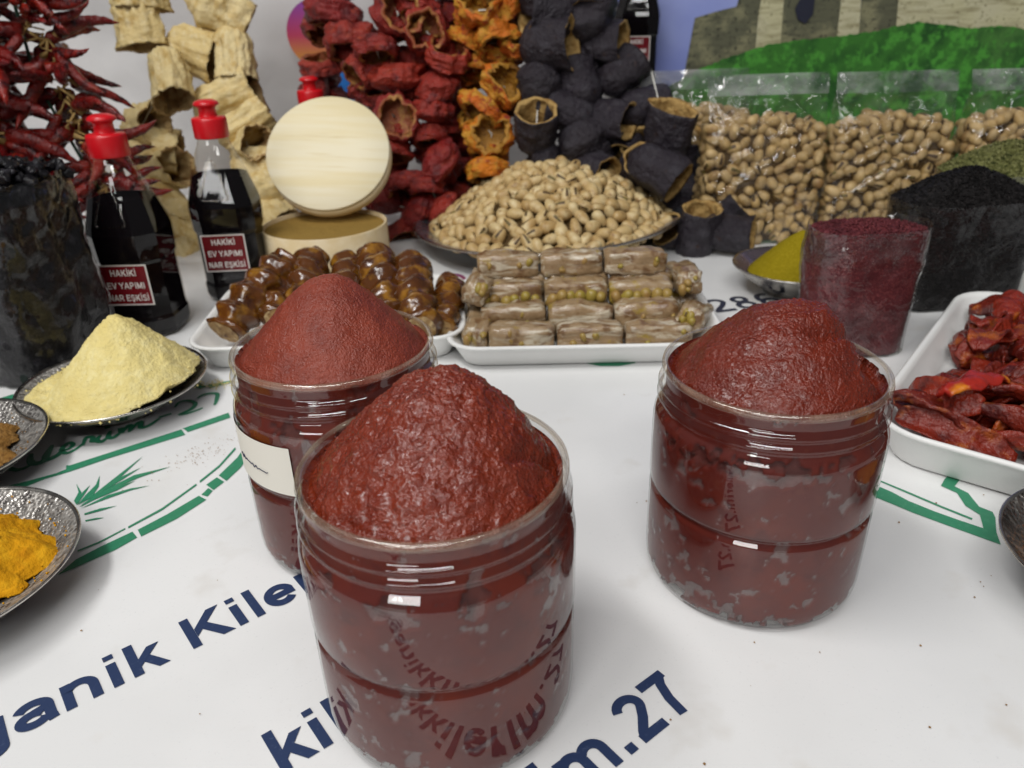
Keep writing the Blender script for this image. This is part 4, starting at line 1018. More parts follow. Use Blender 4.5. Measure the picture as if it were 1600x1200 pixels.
def try_spot(n, cond, dmin):
    tries = 0
    while n > 0 and tries < 60000:
        tries += 1
        r = .141 * math.sqrt(rnd.random()); a = rnd.random() * 2 * PI
        x, y = r * math.cos(a), r * math.sin(a)
        if not cond(x, y): continue
        z = heap_z(r) + rnd.uniform(-.002, .0015)
        if all((x - p[0]) ** 2 + (y - p[1]) ** 2 + (z - p[2]) ** 2 > dmin * dmin for p in spots):
            spots.append((x, y, z)); n -= 1
try_spot(230, lambda x, y: y < .03, .0130)
try_spot(70, lambda x, y: y < .05, .0112)
nfront = len(spots)
for k, (x, y, z) in enumerate(spots[:300]):
    r = math.hypot(x, y); sl = math.atan2(heap_z(r) - heap_z(r + .004), .004)
    nrm = Vector((x / max(r, 1e-6) * math.sin(sl), y / max(r, 1e-6) * math.sin(sl), math.cos(sl)))
    q = nrm.to_track_quat('Z', 'Y') @ Quaternion((0, 0, 1), rnd.uniform(0, 2 * PI)) @ Quaternion((0, 1, 0), rnd.gauss(0, .35)) @ Quaternion((1, 0, 0), rnd.uniform(0, 2 * PI))
    o = put('pistachio', NUTS[k % 3], (PC.x + x, PC.y + y, z + (x * .045)), None, q, rnd.uniform(.92, 1.12))
    zone = 'at the heap crest' if r < .042 else '%s %s' % ('low by the plate rim,' if r > .115 else 'halfway up', 'left side' if x < -.045 else 'right side' if x > .045 else 'front side' if y < 0 else 'rear side')
    tag(o, 'tan pistachio on the metal plate, %s' % zone, 'pistachio', 'pistachios heaped on the metal plate')
def nut_cloud(name, pts, mats, me_list, seed, tang=None):
    rr = random.Random(seed); V = []; Fc = []; MI = []
    src = []
    for me in me_list:
        src.append((np.array([v.co[:] for v in me.vertices]), [tuple(p.vertices) for p in me.polygons], [p.material_index for p in me.polygons]))
    for p in pts:
        vv, ff, mm = src[rr.randrange(len(src))]
        n = Vector(p[3]) if len(p) > 3 else Vector((0, 0, 1))
        q = n.to_track_quat('Z', 'Y') @ Quaternion((0, 0, 1), rr.uniform(0, 2 * PI)) @ Quaternion((0, 1, 0), rr.gauss(0, .35)) @ Quaternion((1, 0, 0), rr.uniform(0, 6.28))
        M = np.array(q.to_matrix()) * rr.uniform(.9, 1.12)
        b = len(V); V.extend((vv @ M.T + np.array(p[:3])).tolist()); Fc += [tuple(i + b for i in g) for g in ff]; MI += mm
    return mdata(name, V, Fc, mats, MI)
spots_all = len(spots)
try_spot(150, lambda x, y: y > .02, .0125)
back = [(x, y, z + x * .045) for x, y, z in spots[min(300, spots_all):]]
o = put('pistachios_behind', nut_cloud('pistachios_behind', back, [MT['nut'], MT['kernel']], NUTS, 3), tuple(PC))
tag(o, 'pistachios on the far side of the heap on the metal plate', 'pistachios', kind='stuff')
# ================================================================== clear bags of pistachios
NB = [nut_mesh('bag_pistachio', .0090, .0065, .0059, MT['nutbag'], 10, 7, .2), nut_mesh('bag_pistachio', .0084, .0062, .0060, MT['nutbag'], 10, 7, .1)]
def bag_ring(hw, hd, z, seed, amp, n=250):
    pts = resample(rrect(hw, max(hd, .0006), min(hd * .8, .016) + .0004), n); out = []
    for x, y in pts:
        d = amp * fr((x, y * .6, z), 38, 4, seed)
        if y < 0:
            for cx_, cz_, kx in ((-.032, .128, -1.0), (.012, .122, 1.9), (.045, .135, -.8), (-.010, .085, 1.6), (.020, .145, 3.0)):
                q = (x - cx_ - .012 * nz((seed, cx_ * 50, 0))) - kx * (z - cz_)
                d -= .0040 * math.exp(-(q / math.sqrt(1 + kx * kx) / .0026) ** 2) * math.exp(-((z - cz_) / .028) ** 2) * (amp > .002)
        out.append((x + d * .35, y + d * (1 if abs(y) > hd * .5 else .3), z + d * .25))
    return out
def nut_bag(loc, rz, hw, label, clabel, seed, H=.186, fill=.142, hd=.027):
    e = empty('clear_bag', loc, label, 'bag', 'sealed clear bags of pistachios', rz)
    prof = [(0, .80, .7), (.004, .93, .95), (.02, .99, 1.05), (.06, 1.0, 1.08), (.10, 1.0, 1.0), (.125, .995, .85), (.140, .985, .62), (.150, .975, .40), (.158, .97, .20), (.164, .97, .05), (.168, .97, .035), (.176, .97, .035), (H, .968, .03)]
    zs = [i * .0017 for i in range(int(H / .0017) + 1)]
    rings = [bag_ring(hw * interp([(a, b) for a, b, c in prof], z), hd * interp([(a, c) for a, b, c in prof], z), z, seed, .0034 if z > .01 else .001) for z in zs]
    mk('bag_film', *loft(rings, True, False), MT['bag'], e)
    # heat seal: folded flat strip
    sv = []; sf = []
    for j, (z, yy) in enumerate(((.1655, -.0030), (.168, -.0026), (.175, .0003), (.182, .0032), (H + .001, .0050))):
        for i in range(41):
            x = lerp(-hw * .965, hw * .965, i / 40); sv.append((x, yy + .0022 * fr((x, z, 0), 30, 3, seed + 2), z))
    for j in range(4):
        for i in range(40):
            q = j * 41 + i; sf.append((q, q + 1, q + 42, q + 41))
    mk('seal_strip', sv, sf, MT['seal'], e)
    rr = random.Random(int(seed * 10)); pts = []
    tries = 0
    P2 = lambda z: (hw * interp([(a, b) for a, b, c in prof], z) - .0075, hd * interp([(a, c) for a, b, c in prof], z) - .0065)
    while tries < 9000 and len(pts) < 620:
        tries += 1
        z = rr.uniform(.007, fill); a, b = P2(min(z, .128))
        side = rr.random() * (a * 2 + b * 1.6)
        if side < a * 2: x = rr.uniform(-a, a); y = -b; n = (0, -1, 0)
        else: y = rr.uniform(-b, b); x = a if rr.random() < .5 else -a; n = (1, 0, 0)
        if z > fill - .010: y = rr.uniform(-b, b); n = (0, -.5, 1); z = fill - rr.uniform(0, .008) - .012 * (x / hw) ** 2
        y += rr.uniform(-.001, .002)
        if all((x - p[0]) ** 2 + (y - p[1]) ** 2 + (z - p[2]) ** 2 > .0102 ** 2 for p in pts): pts.append((x, y, z, n))
    me = nut_cloud('bagged_pistachios', pts, [MT['nutbag'], MT['kernel']], NB, int(seed * 7))
    o = put('bagged_pistachios', me, loc, None, (0, 0, rz)); tag(o, clabel, 'pistachios', kind='stuff')
    a, b = P2(.06)
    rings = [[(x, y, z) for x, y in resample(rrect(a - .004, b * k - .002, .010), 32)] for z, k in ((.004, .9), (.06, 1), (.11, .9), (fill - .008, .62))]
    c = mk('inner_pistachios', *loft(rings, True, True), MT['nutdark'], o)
    return e
nut_bag((.2955, .905, .0005), .03, .071, 'sealed clear bag of pistachios beside the dried eggplants', 'pistachios packed in the bag beside the dried eggplants', 1.3)
nut_bag((.436, .897, .0005), -.02, .069, 'middle sealed clear bag of pistachios with crumpled shiny front', 'pistachios packed in the middle clear bag', 2.7)
nut_bag((.585, .885, .0005), -.05, .074, 'sealed clear bag of pistachios behind the green herb', 'pistachios packed in the bag behind the green herb', 4.1)
nut_bag((.232, .985, .0005), .1, .070, 'rear clear bag of pistachios half hidden by the dried eggplants', 'pistachios packed in the half hidden rear bag', 5.6, fill=.146)

# ================================================================== foam trays
def tray(name, loc, rz, hw, hd, h, label, rad=.026):
    prof = [(-.016, 0), (-.0145, 0), (-.011, .002), (-.002, h * .78), (0, h * .88), (.0022, h * .93), (.0026, h), (.0010, h + .0012), (-.0015, h + .0004), (-.0035, h * .9), (-.0125, .0062), (-.0165, .0048), (-.03, .0046)]
    rings = [[(x, y, z) for x, y in resample(rrect(hw + o, hd + o, max(.008, rad + o)), 120)] for o, z in prof]
    o = mk(name, *loft(rings, True, True), MT['foam'], None, loc, rot=(0, 0, rz))
    return tag(o, label, 'tray', 'white foam trays')
tray('foam_tray', (.063, .640, 0), math.radians(-1), .112, .088, .022, 'white foam tray holding the turkish delight')
tray('foam_tray', (-.155, .648, 0), math.radians(3), .112, .080, .024, 'white foam tray holding the walnut sausages')
tray('foam_tray', (.400, .455, 0), math.radians(51), .150, .112, .028, 'white foam tray of dried tomatoes at the right edge', .034)

# ---- turkish delight logs
def log_mesh(seed, L=.054, W=.0225, H=.0215):
    rr = random.Random(seed); nx_ = 14; rings = []
    for i in range(nx_ + 1):
        x = lerp(-L / 2, L / 2, i / nx_); k = .9 if i in (0, nx_) else 1
        ring = []
        for y, z in resample(rrect(W / 2 * k, H / 2 * k, .0035), 24):
            d = .0026 * fr((x, y, z), 95, 3, seed) + .0013 * nz((0, y, z), 400, seed) - .0016 * (2 * x / L) ** 4
            L2 = math.hypot(y, z); ring.append((x + .0008 * nz((x, y, z), 200, seed), y + y / L2 * d, z + z / L2 * d))
        rings.append(ring)
    v, f = loft(rings, True, True); return mdata('turkish_delight', v, f, MT['lokum'])
LOGS = [log_mesh(s) for s in range(1, 6)]
ln = [nut_mesh('nut_inlay', .0070, .0048, .0045, MT['lokum_nut'], 10, 7, .5)]
rowname = ['front row', 'second row', 'pistachio-studded third row', 'top back row']
colname = ['left', 'middle', 'right']
k = 0
lr = random.Random(8)
def lok(loc, label, rot=(0, 0, 0), sc=1):
    global k
    o = put('turkish_delight', LOGS[k % 5], loc, None, rot, sc); k += 1
    return tag(o, label, 'turkish delight', 'pieces of turkish delight')
yrow = [.585, .609, .632, .655]; zrow = [.0165, .0225, .0380, .0575]
for r in range(4):
    for c in range(3):
        x = [.005, .0615, .118][c] + (.004 if r == 0 else 0) - .002 * r
        o = lok((x, yrow[r] + lr.uniform(-.001, .001) - (c - 1) * .001, zrow[r] + lr.uniform(0, .001)), 'tan turkish delight log, %s piece of the %s' % (colname[c], rowname[r]), (lr.uniform(-.06, .06), lr.uniform(-.03, .03), lr.uniform(-.03, .03)), (1, 1, 1.02 if r != 1 else 1.3))
        if r == 2:
            for q in range(6): put('nut_inlay', ln[0], (-.0215 + q * .0085, -.0105, lr.uniform(-.005, -.001)), o, (lr.uniform(0, 6), lr.uniform(.5, 1.3), lr.uniform(0, 3)), lr.uniform(.9, 1.15))
        elif r != 1 or c != 1:
            for q in range(3): put('nut_inlay', ln[0], (lr.uniform(-.02, .022), -.0100, lr.uniform(-.005, .006)), o, (lr.uniform(0, 6), lr.uniform(0, 3), lr.uniform(0, 3)), lr.uniform(.45, .7))
for c in range(3):
    lok(([.005, .0615, .118][c], .632, .0165), 'tan turkish delight log under the studded row, %s' % colname[c])
    lok(([.005, .0615, .118][c], .6555, .0165), 'bottom log of the back stack, %s' % colname[c])
    lok(([.005, .0615, .118][c], .6555, .0388), 'middle log of the back stack, %s' % colname[c])
ends = [((-.0270, .607, .0185), (.15, 0, 1.50), 'lower tan log set endwise at the left of the tray'), ((-.0265, .637, .0430), (.3, .12, 1.45), 'upper dusty log set endwise at the left of the tray'), ((-.0265, .664, .0185), (0, 0, 1.55), 'rear log set endwise at the left of the tray'),
        ((.1580, .606, .0230), (.2, .25, 1.15), 'whitish log lying askew at the right of the tray'), ((.1570, .662, .0185), (0, 0, 1.57), 'rear low log set endwise at the right of the tray'), ((.1565, .652, .0425), (0, .1, 1.62), 'upper log set endwise at the right of the tray')]
for loc, rot, lab in ends:
    o = lok(loc, lab, rot)
    for q in range(4): put('nut_inlay', ln[0], (-.0262, lr.uniform(-.008, .008), lr.uniform(-.007, .007)), o, (lr.uniform(0, 6), lr.uniform(0, 3), 0), lr.uniform(.5, .85))

# ---- walnut sausages
slab = ['thick walnut sausage at the far left with its cut end showing', 'walnut sausage peeking up second from the left', 'walnut sausage third from the left behind the red mound', 'short walnut sausage tip fourth from the left', 'tall thick walnut sausage just right of the red mound tip', 'large walnut sausage nearest the tray right side', 'slim walnut sausage at the far right of the tray']
for i, (p, q, r) in enumerate(SUCUK):
    p, q = Vector(p), Vector(q); p.z = max(p.z, r + .006)
    mid = (p + q) / 2 + Vector((.004 * math.sin(i * 2.3), 0, .006))
    path = catmull([p, mid, q], 18); n_ = len(path); rings = []
    for a, c in enumerate(path):
        t = a / (n_ - 1); d = (path[min(a + 1, n_ - 1)] - path[max(a - 1, 0)]).normalized()
        s = d.cross(Vector((0, 0, 1))).normalized(); u = s.cross(d)
        endk = min(1, math.sqrt(max(0, 1 - ((t - .88) / .12) ** 2)) if t > .88 else 1) * (1 if t > .04 else .86)
        rg = []
        for j in range(28):
            ph = 2 * PI * j / 28
            bl = 1 + .15 * math.sin(t * 34 + 1.3 * math.sin(ph + i)) + .22 * nz((c.x + .02 * math.cos(ph), c.y, c.z + .02 * math.sin(ph)), 75, i) + .07 * nz((c.x + .01 * math.cos(ph), c.y, c.z + .01 * math.sin(ph)), 220, i)
            rg.append(tuple(c - p + (s * math.cos(ph) + u * math.sin(ph)) * r * bl * max(.05, endk)))
        rings.append(rg)
    v, f = loft(rings, True, True)
    e = empty('walnut_sausage', tuple(p), slab[i], 'walnut sausage', 'walnut sausages on the foam tray')
    mk('glaze', v, f, MT['amber'], e)
    cv = [Vector(x) for x in rings[0]]; d = (path[0] - path[1]).normalized(); cc = sum(cv, Vector()) / 28
    rr_ = [[tuple(cc + (x - cc) * kk + d * (.0006 + .0015 * (1 - kk) + .0008 * nz((x.x, x.z, kk), 300, i))) for x in cv] for kk in (.93, .7, .45, .2)]
    mk('cut_end', *loft(rr_, False, True), MT['walnut'], e)

# ---- dried tomatoes
def leafy(seed, L=.055, W=.024, bend=.9, cup=.5):
    nu, nv = 22, 12; top = []; bot = []
    for i in range(nu + 1):
        u = i / nu; w_ = W / 2 * (math.sin(PI * (.06 + .88 * u)) ** .55) * (1 + .18 * nz((u * 5, 0, 0), 1, seed))
        ang = (u - .5) * bend
        for j in range(nv + 1):
            q = j / nv * 2 - 1
            x = math.sin(ang) * L / max(bend, .05); z = (math.cos(ang) - 1) * L / max(bend, .05)
            y = q * w_
            zz = z + cup * abs(q) ** 1.8 * w_ * (.7 + .6 * nz((u * 3, q, 0), 1, seed + 2)) + .0032 * fr((x, y, 0), 70, 4, seed) + .0013 * nz((x * .3, y, 0), 260, seed + 4)
            th = .0019 * (1 - .5 * abs(q) ** 4)
            top.append((x, y + .0015 * nz((x, y, 1), 120, seed), zz + th)); bot.append((x, y + .0015 * nz((x, y, 1), 120, seed), zz - th))
    n = nv + 1; N_ = len(top); v = top + bot; f = []
    for i in range(nu):
        for j in range(nv):
            a = i * n + j; f.append((a, a + n, a + n + 1, a + 1)); f.append((N_ + a, N_ + a + 1, N_ + a + n + 1, N_ + a + n))
    for i in range(nu):
        for j in (0, nv):
            a = i * n + j; q = (a, a + n, N_ + a + n, N_ + a); f.append(q if j else tuple(reversed(q)))
    for j in range(nv):
        for i in (0, nu):
            a = i * n + j; q = (a, a + 1, N_ + a + 1, N_ + a); f.append(q if i == 0 else tuple(reversed(q)))
    return mdata('dried_tomato', v, f, MT['tomato'])
TOM = [leafy(s, L, W, b, c) for s, L, W, b, c in ((1, .055, .024, .9, .5), (2, .048, .026, 1.3, .7), (3, .062, .020, .6, .8), (4, .044, .028, 1.0, -.5), (5, .058, .022, 1.5, .4), (6, .050, .023, .8, -.7))]
bright = leafy(9, .056, .024, .9, -.55); bright.materials[0] = MT['tomato_bright']
TC = Vector((.400, .455)); ca, sa = math.cos(math.radians(51)), math.sin(math.radians(51))
tr = random.Random(21)
explicit = [((.288, .425, .050), .45, 'bright', 'bright red dried pepper piece with an orange lower edge on top of the tomatoes'),
            ((.262, .415, .034), -.5, 0, 'dark red dried tomato curling over the left rim of its tray')]
def tomato(loc, rz, me, lab, g=True, tilt=(0, 0), sc=1):
    o = put('dried_tomato', me, loc, None, Quaternion((0, 0, 1), rz) @ Quaternion((1, 0, 0), tilt[0]) @ Quaternion((0, 1, 0), tilt[1]), sc)
    return tag(o, lab, 'dried tomato', 'dried tomatoes on the right foam tray')
for loc, rz, me, lab in explicit: tomato(loc, rz, bright if me == 'bright' else TOM[me], lab, tilt=(-.5, .1) if me == 'bright' else (-.2, .3))
placed = []
for layer, (cnt, zlo, spread) in enumerate(((40, .013, .90), (48, .022, .97), (42, .032, .97), (26, .042, .80), (10, .051, .5))):
    t_ = 0; done = 0
    while done < cnt and t_ < 3000:
        t_ += 1
        a, b_ = tr.uniform(-.140, .140) * spread, tr.uniform(-.094, .094) * spread
        am, bm = ((.120, .082), (.126, .088), (.126, .090), (.105, .072), (.07, .05))[layer]
        if abs(a) > am or abs(b_) > bm: continue
        if any(l == layer and (a - p) ** 2 + (b_ - q) ** 2 < .0195 ** 2 for l, p, q in placed): continue
        placed.append((layer, a, b_)); done += 1
        tomato((TC.x + a * ca - b_ * sa, TC.y + a * sa + b_ * ca, zlo + tr.uniform(0, .005)), (math.radians(141) + tr.gauss(0, .2)) if abs(a) > .088 else (math.radians(51) + tr.gauss(0, .2)) if abs(b_) > .055 else tr.uniform(0, 6.28), TOM[tr.randrange(6)], 'dark red wrinkled dried tomato %s of the right foam tray' % ('lying on top of the heap' if layer > 2 else 'low in the near end' if a < -.045 else 'in the middle layers' if a < .045 else 'low in the far end'), tilt=(tr.gauss(0, .55), tr.gauss(0, .35)), sc=tr.uniform(.95, 1.2))

# ================================================================== plates with powders
def small_plate(name, loc, R, label, mat='silver', h=.035):
    e = empty(name, loc, label, 'plate')
    v, f = lathe([(R * .42, 0), (R * .46, 0), (R * .45, .003), (R * .62, h * .30), (R * .80, h * .58), (R * .93, h * .86), (R * .995, h - .0008)], 120)
    mk('plate_underside', v, f, MT['silver_rim'], e)
    mk('plate_bowl', *lathe([(R * .975, h - .0002), (R * .92, h * .92), (R * .79, h * .70), (R * .60, h * .52), (R * .3, h * .46)], 120, False, True), MT[mat], e)
    mk('plate_rim', *lathe([(R * .985, h - .0012), (R * 1.0, h - .0004), (R * 1.004, h + .0006), (R * .995, h + .0014), (R * .972, h + .0002)], 120), MT['silver_rim'], e)
    return e
def powder(name, loc, fn, R, mat, label, rough, seed, nr=70, ns=150, zb=.0125, edge=.12, crumbs=0, crumb_r=(.0005, .0014), crumb_reach=1.25, crumb_z=None):
    rows = []
    for i in range(nr):
        t = 1 - i / nr; ring = []
        for j in range(ns):
            a = 2 * PI * j / ns
            rr = R * t * (1 + edge * fr((math.cos(a), math.sin(a), 0), 2.2, 5, seed) * t)
            x, y = rr * math.cos(a), rr * math.sin(a)
            z = fn(x, y, t) + rough * (.8 * fr((x, y, 0), 75, 5, seed) + .75 * abs(fr((x, y, 1), 330, 4, seed))) * (1 if t < .97 else .2)
            ring.append((x, y, z))
        rows.append(ring)
    v, f = loft([[(x * .55, y * .55, zb) for x, y, _ in rows[0]]] + rows, True, True)
    rr = random.Random(int(seed * 3) + 1)
    for q in range(crumbs):
        a = rr.uniform(0, 2 * PI); d = R * rr.uniform(.94, crumb_reach); r_ = rr.uniform(*crumb_r)
        x, y = d * math.cos(a), d * math.sin(a)
        z = (fn(x, y, d / R) if d < R else (crumb_z(d) if crumb_z else zb)) + r_ * .6
        b = len(v); v += [(x + r_, y, z), (x - r_, y, z), (x, y + r_, z), (x, y - r_ * .8, z), (x, y, z + r_), (x, y, z - r_)]
        f += [tuple(i + b for i in t) for t in ((0, 2, 4), (2, 1, 4), (1, 3, 4), (3, 0, 4), (2, 0, 5), (1, 2, 5), (3, 1, 5), (0, 3, 5))]
    o = mk(name, v, f, mat, None, loc)
    return tag(o, label, 'powder')
small_plate('silver_plate', (-.296, .512, 0), .0655, 'small engraved metal plate under the cream flour', 'darkplate', .023)
powder('cream_flour', (-.294, .510, 0), lambda x, y, t: .0205 + .054 * max(0, 1 - (math.sqrt(((x - .012) ** 2 + (y) ** 2) / .056 ** 2 + .02) - .14) / .87), .0605, MT['cream'], 'pale cream yellow flour heaped in a cone on a small plate', .0027, 3.1, edge=.05, crumbs=90, crumb_reach=1.05, crumb_z=lambda d: .0205)
small_plate('silver_plate', (-.367, .416, 0), .0655, 'dark engraved metal plate under brown spice at the left edge', 'darkplate', .025)
powder('brown_spice', (-.367, .416, 0), lambda x, y, t: .0165 + .024 * (1 - t ** 1.6), .050, MT['brownpow'], 'rough brown ground spice on a dark plate at the left edge', .0022, 5.2, edge=.30, crumbs=110, crumb_r=(.0003, .0009), crumb_reach=1.25, crumb_z=lambda d: .0175 + (d - .05) * .4)
small_plate('silver_plate', (-.2905, .299, 0), .0680, 'engraved metal plate under bright yellow turmeric', 'darkplate', .026)
powder('turmeric', (-.2935, .298, 0), lambda x, y, t: .0175 + .027 * (1 - t ** 1.5), .0545, MT['turmeric'], 'bright golden yellow turmeric on an engraved plate', .0026, 7.7, edge=.26, crumbs=110, crumb_r=(.0003, .0009), crumb_reach=1.22, crumb_z=lambda d: .0195 + (d - .0545) * .4)
small_plate('silver_plate', (.283, .722, 0), .0600, 'small metal plate under the olive yellow powder', 'tintplate', .028)
powder('olive_powder', (.2865, .722, 0), lambda x, y, t: .020 + .042 * (1 - t ** 1.25), .0480, MT['olive'], 'smooth olive yellow powder cone behind the sumac bag', .0008, 9.3, edge=.04)
small_plate('silver_plate', (.2935, .275, 0), .0615, 'engraved metal plate cut by the right edge of the picture', 'silver', .030)
powder('orange_spice', (.303, .272, 0), lambda x, y, t: .017 + .012 * (1 - t ** 1.6), .048, MT['orangepow'], 'orange spice on the plate at the right edge', .0018, 2.2, edge=.25, crumbs=80, crumb_reach=1.1, crumb_z=lambda d: .022)

# spilled yellow crumbs on the table cover and dark specks
rr = random.Random(77); v = []; f = []
for q in range(170):
    x, y = rr.gauss(-.2385, .008), rr.gauss(.5465, .0035); r_ = rr.uniform(.0003, .0009); b = len(v)
    v += [(x + r_, y, r_ * .4), (x - r_, y, r_ * .4), (x, y + r_, r_ * .4), (x, y - r_, r_ * .4), (x, y, r_ * 1.2)]; f += [tuple(i + b for i in t) for t in ((0, 2, 4), (2, 1, 4), (1, 3, 4), (3, 0, 4))]
o = mk('spilled_flour', v, f, MT['cream'], None, (0, 0, .0005)); tag(o, 'yellow crumbs spilled on the table cover beside the cream flour plate', 'crumbs', kind='stuff')
v = []; f = []
for q in range(120):
    x, y = rr.gauss(-.212, .013), rr.gauss(.440, .010); y += (x + .21) * .6; r_ = rr.uniform(.0002, .0005); b = len(v)
    v += [(x + r_, y, .0002), (x - r_, y, .0002), (x, y + r_, .0002), (x, y - r_, .0002), (x, y, r_)]; f += [tuple(i + b for i in t) for t in ((0, 2, 4), (2, 1, 4), (1, 3, 4), (3, 0, 4))]
for q in range(70):
    x, y = rr.uniform(-.25, .30), rr.uniform(.18, .62); r_ = rr.uniform(.0002, .0007); b = len(v)
    v += [(x + r_, y, .0002), (x - r_, y, .0002), (x, y + r_, .0002), (x, y - r_, .0002), (x, y, r_)]; f += [tuple(i + b for i in t) for t in ((0, 2, 4), (2, 1, 4), (1, 3, 4), (3, 0, 4))]
o = mk('table_crumbs', v, f, MT['brownpow'], None, (0, 0, .0005)); tag(o, 'tiny reddish brown crumbs scattered over the white table cover', 'crumbs', kind='stuff')

# ================================================================== open clear bags with loose contents
def open_bag(loc, rz, hw, hd, H, fillz, heap, label, cname, clabel, cmat, seed, film_='bag', rad=.018, flare=.06, grains=0, lumpy=0.0012, ccat='spice', gr=(.0008, .0016), kind=None, crumple=1.0):
    e = empty('open_bag', loc, label, 'bag', 'open clear bags of spices', rz)
    zs = [H * i / 44 for i in range(45)]
    def ring(off, z, amp, n=110):
        k = 1 + flare * (z / H - .5)
        pts = resample(rrect(hw * k + off, hd * k + off, rad), n); out = []
        for x, y in pts:
            d = amp * crumple * fr((x, y, z * .6), 42, 4, seed) - amp * (crumple - 1) * abs(fr((x, y, z), 30, 3, seed + 4)); L = math.hypot(x, y); out.append((x + x / L * d, y + y / L * d, z))
        return out
    rings = []
    for z in zs:
        amp = lerp(.0016, .0030, z / H); rg = ring(0, z, amp)
        if z > H * .97: rg = [(x, y, zz + .0016 * fr((x, y, 0), 45, 3, seed)) for x, y, zz in rg]
        rings.append(rg)
    mk('bag_film', *loft(rings, True, False), MT[film_], e)
    mk('folded_hem', *loft([[(x * 1.004, y * 1.006, z) for x, y, z in r] for r in rings[-13:]], False, False), MT[film_], e)
    rings = []
    for i in range(30):
        z = .001 + (fillz - .001) * i / 29
        rings.append(ring(-.0012, z, lerp(.0016, .0030, z / H), 120))
    ns = 120; base = rings[-1]; nr = 26
    for i in range(1, nr):
        t = 1 - i / nr
        rings.append([(x * t, y * t, fillz + heap * (1 - t ** 1.5) + lumpy * fr((x * t, y * t, 0), 150, 4, seed + 1) + lumpy * .7 * abs(fr((x * t, y * t, 2), 420, 2, seed))) for x, y, _ in base])
    v, f = loft(rings, True, True)
    rr = random.Random(int(seed * 11))
    for q in range(grains):
        t = math.sqrt(rr.random()); p = base[rr.randrange(ns)]; x, y = p[0] * t, p[1] * t; z = fillz + heap * (1 - t ** 1.5) + lumpy * .8; r_ = rr.uniform(*gr); b = len(v)
        d = Vector((rr.gauss(0, 1), rr.gauss(0, 1), rr.gauss(0, .5))).normalized(); s = d.orthogonal().normalized(); u = d.cross(s); c_ = Vector((x, y, z))
        v += [tuple(c_ + w_ * r_ * k2) for w_, k2 in ((d, 1.5), (-d, 1.5), (s, .8), (-s, .8), (u, .55), (-u, .55))]
        f += [tuple(i + b for i in t2) for t2 in ((0, 2, 4), (2, 1, 4), (1, 3, 4), (3, 0, 4), (2, 0, 5), (1, 2, 5), (3, 1, 5), (0, 3, 5))]
    o = mk(cname, v, f, MT[cmat], None, loc, rot=(0, 0, rz)); tag(o, clabel, ccat, kind=kind)
    return e
open_bag((.2835, .588, .0005), .10, .0455, .030, .104, .0985, .006, 'open clear bag of purple red sumac behind the right jar', 'sumac', 'purple red sumac flakes filling the clear bag', 'sumac', 3.3, grains=700, rad=.028)
open_bag((.4180, .690, .0005), .06, .0620, .036, .098, .094, .030, 'open clear bag of black seeds behind the dried tomatoes', 'black_seeds', 'tiny black seeds heaped in the clear bag', 'seed', 4.4, 'bag_dark', grains=1500, rad=.024, ccat='seeds')
open_bag((.520, .800, .0005), .05, .0640, .036, .098, .096, .030, 'open clear bag of dried green herb at the right edge', 'dried_herb', 'olive green dried herb heaped in a bag at the right edge', 'mint', 6.1, grains=1800, rad=.024, ccat='herb', gr=(.0010, .0024))
open_bag((-.4240, .603, .0005), math.radians(-14), .0740, .048, .157, .150, .012, 'creased clear bag of black dried fruit at the left edge', 'black_dried_fruit', 'black wrinkled dried fruit packed in the creased bag', 'raisin', 7.9, 'bag_smoky', .02, .02, grains=0, lumpy=.004, ccat='dried fruit', crumple=2.6)
rr = random.Random(3); V = []; Fq = []
for q in range(260):
    x, y = rr.uniform(-.068, .068), rr.uniform(-.042, .042); z = .154 + .014 * (1 - (x / .075) ** 2) * (1 - (y / .05) ** 2) + rr.uniform(-.002, .003)
    base = []; d = Vector((rr.gauss(0, 1), rr.gauss(0, 1), rr.gauss(0, .5))).normalized(); s = d.orthogonal().normalized(); u = d.cross(s); L_ = rr.uniform(.005, .010); W_ = rr.uniform(.003, .005)
    rings = []
    for i in range(1, 7):
        th = PI * i / 7; rings.append([tuple(Vector((x, y, z)) + d * (-math.cos(th) * L_) + (s * math.cos(2 * PI * j / 9) + u * math.sin(2 * PI * j / 9)) * math.sin(th) * W_ * (.85 + .9 * nz((i * 1.1, j * 1.3, q * 3.3), 1))) for j in range(9)])
    v, f = loft(rings, True, True); b = len(V); V += v; Fq += [tuple(i + b for i in t) for t in f]
o = mk('loose_dried_fruit', V, Fq, MT['raisin'], None, (-.4240, .603, .0005), rot=(0, 0, math.radians(-14))); tag(o, 'loose black dried fruit showing at the open bag mouth', 'dried fruit', kind='stuff')
